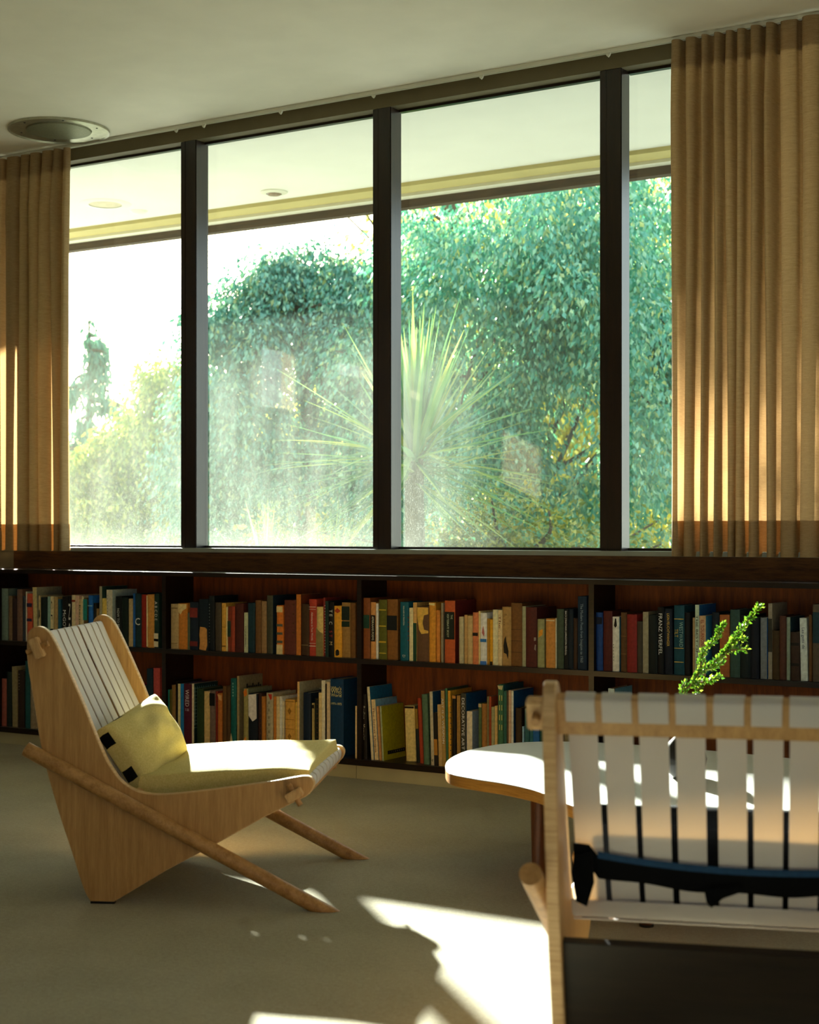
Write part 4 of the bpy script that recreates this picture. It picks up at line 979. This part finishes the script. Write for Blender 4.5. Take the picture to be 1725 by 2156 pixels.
for si, (px, dd, dens) in enumerate(stems):
    P = [at_d(x, y, 4.02 + dd * k / len(px)) - base for k, (x, y) in enumerate(px)]
    if si in (0, 6): P[0] = Vector((0, 0, .06)); P[1] = P[1].lerp(Vector((0, 0, .13)), .6)
    C = [Vector(p) for p in catmull(P, 5)]; tw.tube(C, [max(.0009, .0028 * (1 - k / len(C) * .7)) for k in range(len(C))], 6)
    for k in range(len(C) - 1):
        if C[k].z < .19: continue
        for r in range(int(9 * dens) + 2):
            f = rs.rand(); b = C[k].lerp(C[k + 1], f); d = (C[k + 1] - C[k]).normalized()
            rv = rs.normal(size=3); off = rv / np.linalg.norm(rv)
            LP.append(np.array(b) + off * rs.uniform(0, .006)); LD.append(off + np.array(d) * .7 + np.array([0, 0, .2])); LS.append(rs.uniform(.007, .013))
tw.build('stem', twig_m, sp, True)
scatter_leaves('leaves', np.array(LP), np.array(LD), np.array(LS), leaf_sprig, sp, .62, .2, 3)

# ------------------------------------------------------------------ garden beyond the glass
def crown_points(blobs, n, rs, shell=.75):
    """cluster centres scattered in blobs (cx,cy,cz,rx,ry,rz); returns leaf bases and directions"""
    vol = np.array([b[3] * b[4] * b[5] for b in blobs]) ** (2 / 3); pr = vol / vol.sum()
    ids = rs.choice(len(blobs), size=n, p=pr); B = np.array(blobs)[ids]
    d = rs.normal(size=(n, 3)); d /= np.linalg.norm(d, axis=1, keepdims=True)
    r = np.where(rs.rand(n) < shell, rs.uniform(.82, 1.08, n), rs.uniform(.3, .85, n))[:, None]
    return B[:, :3] + d * r * B[:, 3:6], d
def lumps(blobs, per, r0, r1, seed):
    rs = np.random.RandomState(seed); out = []
    for b in blobs:
        for k in range(per):
            d = rs.normal(size=3); d /= np.linalg.norm(d); r = rs.uniform(r0, r1); q = rs.uniform(.4, .84)
            out.append((b[0] + d[0] * b[3] * q, b[1] + d[1] * b[4] * q, b[2] + d[2] * b[5] * q, r, r, r * .72))
    return out
def tree(name, label, blobs, nclus, per, lsize, mat, seed, trunk, droop=.9, csize=.16, group=None, bark_m=None, gap=None):
    rs = np.random.RandomState(seed); c0 = trunk[0]
    root = empty(name, c0); tag(root, label, 'tree', group); c0 = np.array(c0)
    C, d = crown_points(blobs, nclus, rs)
    if gap is not None:
        keep = gap(C); C = C[keep]; d = d[keep]
    nc = len(C); ids = np.repeat(np.arange(nc), per)
    o = rs.normal(size=(len(ids), 3)) * csize * np.array([1, 1, .55]); o[:, 2] -= .6 * (o[:, 0] ** 2 + o[:, 1] ** 2) / csize
    P = C[ids] + o; D = o / csize * .5 + d[ids] * .35 + np.array([0, 0, -droop]) + rs.normal(size=o.shape) * .35
    sz = rs.uniform(.65, 1.25, len(ids)) * lsize
    scatter_leaves('crown', P - c0, D, sz, mat, root, .5, .3, seed)
    t = MB(); T = [Vector(p) - Vector(c0) for p in trunk]; tc = [Vector(p) for p in catmull(T, 4)]
    t.tube(tc, [.085 * (1 - .75 * k / len(tc)) + .01 for k in range(len(tc))], 10); t.build('trunk', bark_m or bark, root, True)
    for k in range(min(26, nc)):
        e = Vector(C[rs.randint(nc)] - c0); a = tc[rs.randint(len(tc) // 3, len(tc))]
        m = a.lerp(e, .5) + Vector(rs.normal(size=3) * .08)
        MBb = MB(); MBb.tube([Vector(p) for p in catmull([a, m, e], 5)], [.022, .02, .018, .016, .014, .012, .010, .008, .007, .006, .005], 6)
        MBb.build('branch', bark_m or bark, root, True)
    return root
def W(x, y, D): return tuple(at_d(x, y, D))
def blob(x, y, D, r, rz=None, ry=None): p = W(x, y, D); return (p[0], p[1], p[2], r, ry or r, rz or r)
b1 = [blob(990, 490, 10.5, .6), blob(1060, 430, 10.6, .8), blob(1220, 450, 10.2, .85), blob(980, 640, 10.6, .8), blob(1150, 640, 10.0, .8), blob(1300, 620, 10, .9), blob(1400, 480, 10.2, .9), blob(900, 800, 10.8, .8), blob(1080, 820, 10.3, .75), blob(1260, 830, 9.8, .75), blob(1400, 850, 10, .9), blob(1120, 1000, 10.4, .7), blob(1300, 1010, 10, .7), blob(1500, 700, 10.5, 1.1), blob(1600, 950, 10.5, 1.0), blob(950, 1010, 10.8, .7), blob(1480, 380, 10.8, 1.0)]
tree('broadleaf_tree', 'big teal-green broadleaf tree filling the third pane from left', lumps(b1, 11, .20, .38, 61), 3600, 34, .050, leaf_teal, 21, [W(1130, 1420, 10.8), W(1125, 1150, 10.8), W(1110, 900, 10.8), W(1090, 650, 10.8), W(1080, 450, 10.8)], gap=lambda C: np.array([noisev(c, 1.35, 4) + .5 * noisev(c, 3.1, 9) < .07 for c in C]), csize=.085)
b2 = [blob(790, 640, 11.4, .62), blob(700, 640, 11.8, .5), blob(600, 610, 11.8, .36), blob(575, 690, 11.6, .5), blob(690, 760, 11.4, .65), blob(500, 740, 11.8, .45), blob(540, 860, 11.5, .7), blob(720, 900, 11.3, .7), blob(820, 780, 11.2, .6), blob(480, 900, 11.8, .5), blob(610, 1010, 11.4, .7), blob(770, 1040, 11.2, .65), blob(490, 1040, 11.8, .6), blob(765, 590, 11.8, .34), blob(420, 1000, 12, .6)]
tree('broadleaf_tree', 'smaller teal tree with sloping crown against white sky, second pane', lumps(b2, 9, .15, .28, 62), 1900, 34, .050, leaf_teal2, 22, [W(640, 1420, 11.6), W(640, 1150, 11.6), W(650, 950, 11.6), W(640, 760, 11.6), W(610, 650, 11.6)], csize=.08)
b3 = [blob(235, 1030, 13.5, .5), blob(330, 965, 13.5, .5), blob(365, 850, 13.6, .36), blob(290, 930, 13.8, .36), blob(200, 1120, 13.2, .6), blob(320, 1080, 13.2, .6), blob(430, 900, 13.8, .55), blob(170, 1080, 13.2, .35), blob(90, 1130, 13.2, .5), blob(430, 1060, 13.4, .6), blob(250, 960, 13.7, .25)]
tree('garden_shrub_tree', 'sunlit yellow-green bushy tree low in the leftmost pane', lumps(b3, 9, .14, .26, 63), 1300, 34, .055, leaf_yel, 23, [W(300, 1400, 13.4), W(300, 1150, 13.4), W(310, 1000, 13.4), W(340, 900, 13.4)], csize=.08)
b4 = [blob(x, y, 16, r) for x, y, r in ((980, 620, 1.1), (1080, 520, 1.3), (1250, 500, 1.6), (1450, 520, 1.7), (900, 850, 1.5), (1100, 900, 1.6), (1320, 880, 1.6), (1500, 860, 1.6), (1000, 1080, 1.3), (1250, 1100, 1.3), (1650, 700, 1.7))]
tree('background_tree', 'yellow-green tree glowing behind the big teal tree', b4, 1300, 44, .10, leaf_glow, 24, [W(1200, 1380, 16), W(1200, 1150, 16), W(1190, 800, 16), W(1180, 550, 16)], csize=.3)
b5 = [blob(x, y, 15.5, r) for x, y, r in ((560, 980, 1.0), (700, 960, 1.1), (600, 1110, 1.0), (780, 1060, 1.0), (480, 1100, .9))]
tree('background_tree', 'yellow bush glimpsed low behind the sloping teal tree', b5, 360, 40, .09, leaf_glow, 25, [W(650, 1380, 15.5), W(650, 1150, 15.5), W(650, 1060, 15.5)], csize=.28)
b7 = [blob(x, y, 8.6, r) for x, y, r in ((1010, 1150, .22), (1080, 1120, .25), (1150, 1160, .3), (1220, 1140, .22), (1000, 1210, .3), (1370, 1160, .2), (540, 1170, .25), (640, 1190, .25))]
tree('low_shrub', 'low glossy shrub at the foot of the yucca outside', b7, 220, 40, .042, leaf_yel, 27, [W(1100, 1300, 8.6), W(1100, 1210, 8.6), W(1110, 1170, 8.6)], droop=.1, csize=.12)
rr = random.Random(3)
b8 = [(-8.75 + .6 * (k % 4) + rr.uniform(-.1, .1), 11.3 + rr.uniform(-.4, .4), 5.05 + .55 * (k // 4), .52, .5, .42) for k in range(12)]  # unseen high crown, added to keep sun off the upper right curtain
tree('added_shade_tree', 'added tall teal tree, unseen high crown shading the right curtain', b8, 800, 44, .06, leaf_teal, 29, [(-6.6, 12.3, -.7), (-6.6, 12.3, 1.2), (-6.7, 12.2, 2.8), (-7.1, 11.8, 4.2), (-7.5, 11.4, 5.2)])
# distant haze-blue trees and a spindly conifer
b6 = [blob(x, y, 30, r) for x, y, r in ((160, 1040, 1.0), (215, 1030, .9), (120, 1100, 1.4), (300, 1080, 1.3), (175, 985, .5))]
tree('distant_tree', 'pale blue-green tree far behind the leftmost pane bushes', b6, 260, 24, .26, leaf_dk, 28, [W(190, 1180, 30), W(190, 1060, 30), W(190, 980, 30)], csize=.4)
def conifer():
    rs = np.random.RandomState(31); D = 22.0; top = Vector(W(188, 672, D)); bot = Vector(W(188, 1160, D))
    root = empty('conifer', bot); tag(root, 'spindly drooping conifer standing alone against white sky at left', 'tree')
    t = MB(); t.tube([bot - bot, (top - bot) * .5, top - bot], [.09, .05, .01], 8); t.build('trunk', bark, root, True)
    P = []; Dr = []; H = (top - bot).length
    rx = Vector((Rv[0], Rv[1], 0))
    specs = [(.93, 10, .12), (.86, -20, .25), (.80, 26, .22), (.74, 62, .55), (.76, -72, .62), (.70, -50, .45), (.66, 110, .8), (.64, 60, .45), (.57, 44, .3), (.52, 120, .9), (.50, -55, .4), (.44, -90, .6), (.40, 50, .4), (.33, -70, .5), (.3, 60, .5), (.24, -100, .7), (.2, 80, .6), (.12, 90, .7), (.08, -90, .7)]
    for zf, pxl, drop in specs:
        a = (top - bot) * zf; Lh = pxl / FPX * D; e = a + rx * Lh * 1.0 + Vector((rs.uniform(-.4, .4), rs.uniform(-.4, .4), -abs(Lh) * drop))
        m = a.lerp(e, .5) + Vector((0, 0, abs(Lh) * .25)); C = [Vector(p) for p in catmull([a, m, e], 6)]
        b = MB(); b.tube(C, [.03 * (1 - k / len(C)) + .006 for k in range(len(C))], 5); b.build('branch', bark, root, True)
        for k, c in enumerate(C):
            for q in range(18 if k > 2 else 5):
                o = rs.normal(size=3) * np.array([.06, .06, .09]); o[2] = -abs(o[2]) * 1.3
                P.append(np.array(c) + o); Dr.append([rs.normal() * .3, rs.normal() * .3, -1])
    for k in range(450):
        f = rs.rand() ** .8; P.append(np.array((top - bot) * f) + rs.normal(size=3) * (.05 + .16 * (1 - f))); Dr.append([rs.normal() * .5, rs.normal() * .5, -.8])
    scatter_leaves('needles', np.array(P), np.array(Dr), rs.uniform(.10, .22, len(P)), leaf_dk, root, .13, .2, 5)
conifer()
# spiky yucca just outside the third pane
def yucca(c, R, n, seed, label, lo=-35):
    rs = np.random.RandomState(seed); root = empty('yucca', (c[0], c[1], -.1)); tag(root, label, 'plant')
    C = Vector((0, 0, c[2] + .1))
    m = MB(); m.tube([(0, 0, 0), (.01, 0, C.z * .5), (0, 0, C.z - .02)], [.07, .055, .05], 10); m.build('trunk', bark, root, True)
    f = MB()
    for k in range(n):
        az = rs.uniform(0, 2 * math.pi); elv = math.radians(rs.uniform(lo, 88)); L = R * rs.uniform(.75, 1.08); wd = rs.uniform(.030, .046) * R / .9
        d = Vector((math.cos(az) * math.cos(elv), math.sin(az) * math.cos(elv), math.sin(elv))); side = d.cross(Vector((0, 0, 1))).normalized(); up = side.cross(d)
        st = C + Vector((0, 0, rs.uniform(-.14, .04))); vs = []; S_ = 9; bend = rs.uniform(.02, .16) * math.cos(elv)
        for s in range(S_ + 1):
            t = s / S_; p = st + d * L * t - Vector((0, 0, 1)) * bend * L * t * t; w_ = wd * (math.sin(math.pi * min(1, t * .9 + .1)) ** .55) * (1 - t ** 3) * .5 + .0006
            vs += [p + side * w_ + up * w_ * .35, p, p - side * w_ + up * w_ * .35]
        fs = []
        for s in range(S_): a = s * 3; fs += [(a, a + 1, a + 4, a + 3), (a + 1, a + 2, a + 5, a + 4)]
        f.add(vs, fs)
    f.build('leaves', leaf_yucca, root, True, fix=False)
yc = at_d(872, 960, 8.2)
yucca((yc.x, yc.y, yc.z), .86, 150, 41, 'large spiky yucca fanning out right behind the dusty third pane')
y2 = at_d(560, 1240, 8.4); yucca((y2.x, y2.y, y2.z), .5, 40, 43, 'small spiky yucca low behind second pane, tips showing', lo=20)
y3 = at_d(700, 1250, 8.2); yucca((y3.x, y3.y, y3.z), .5, 40, 44, 'second small yucca low by the centre mullion, tips showing', lo=20)
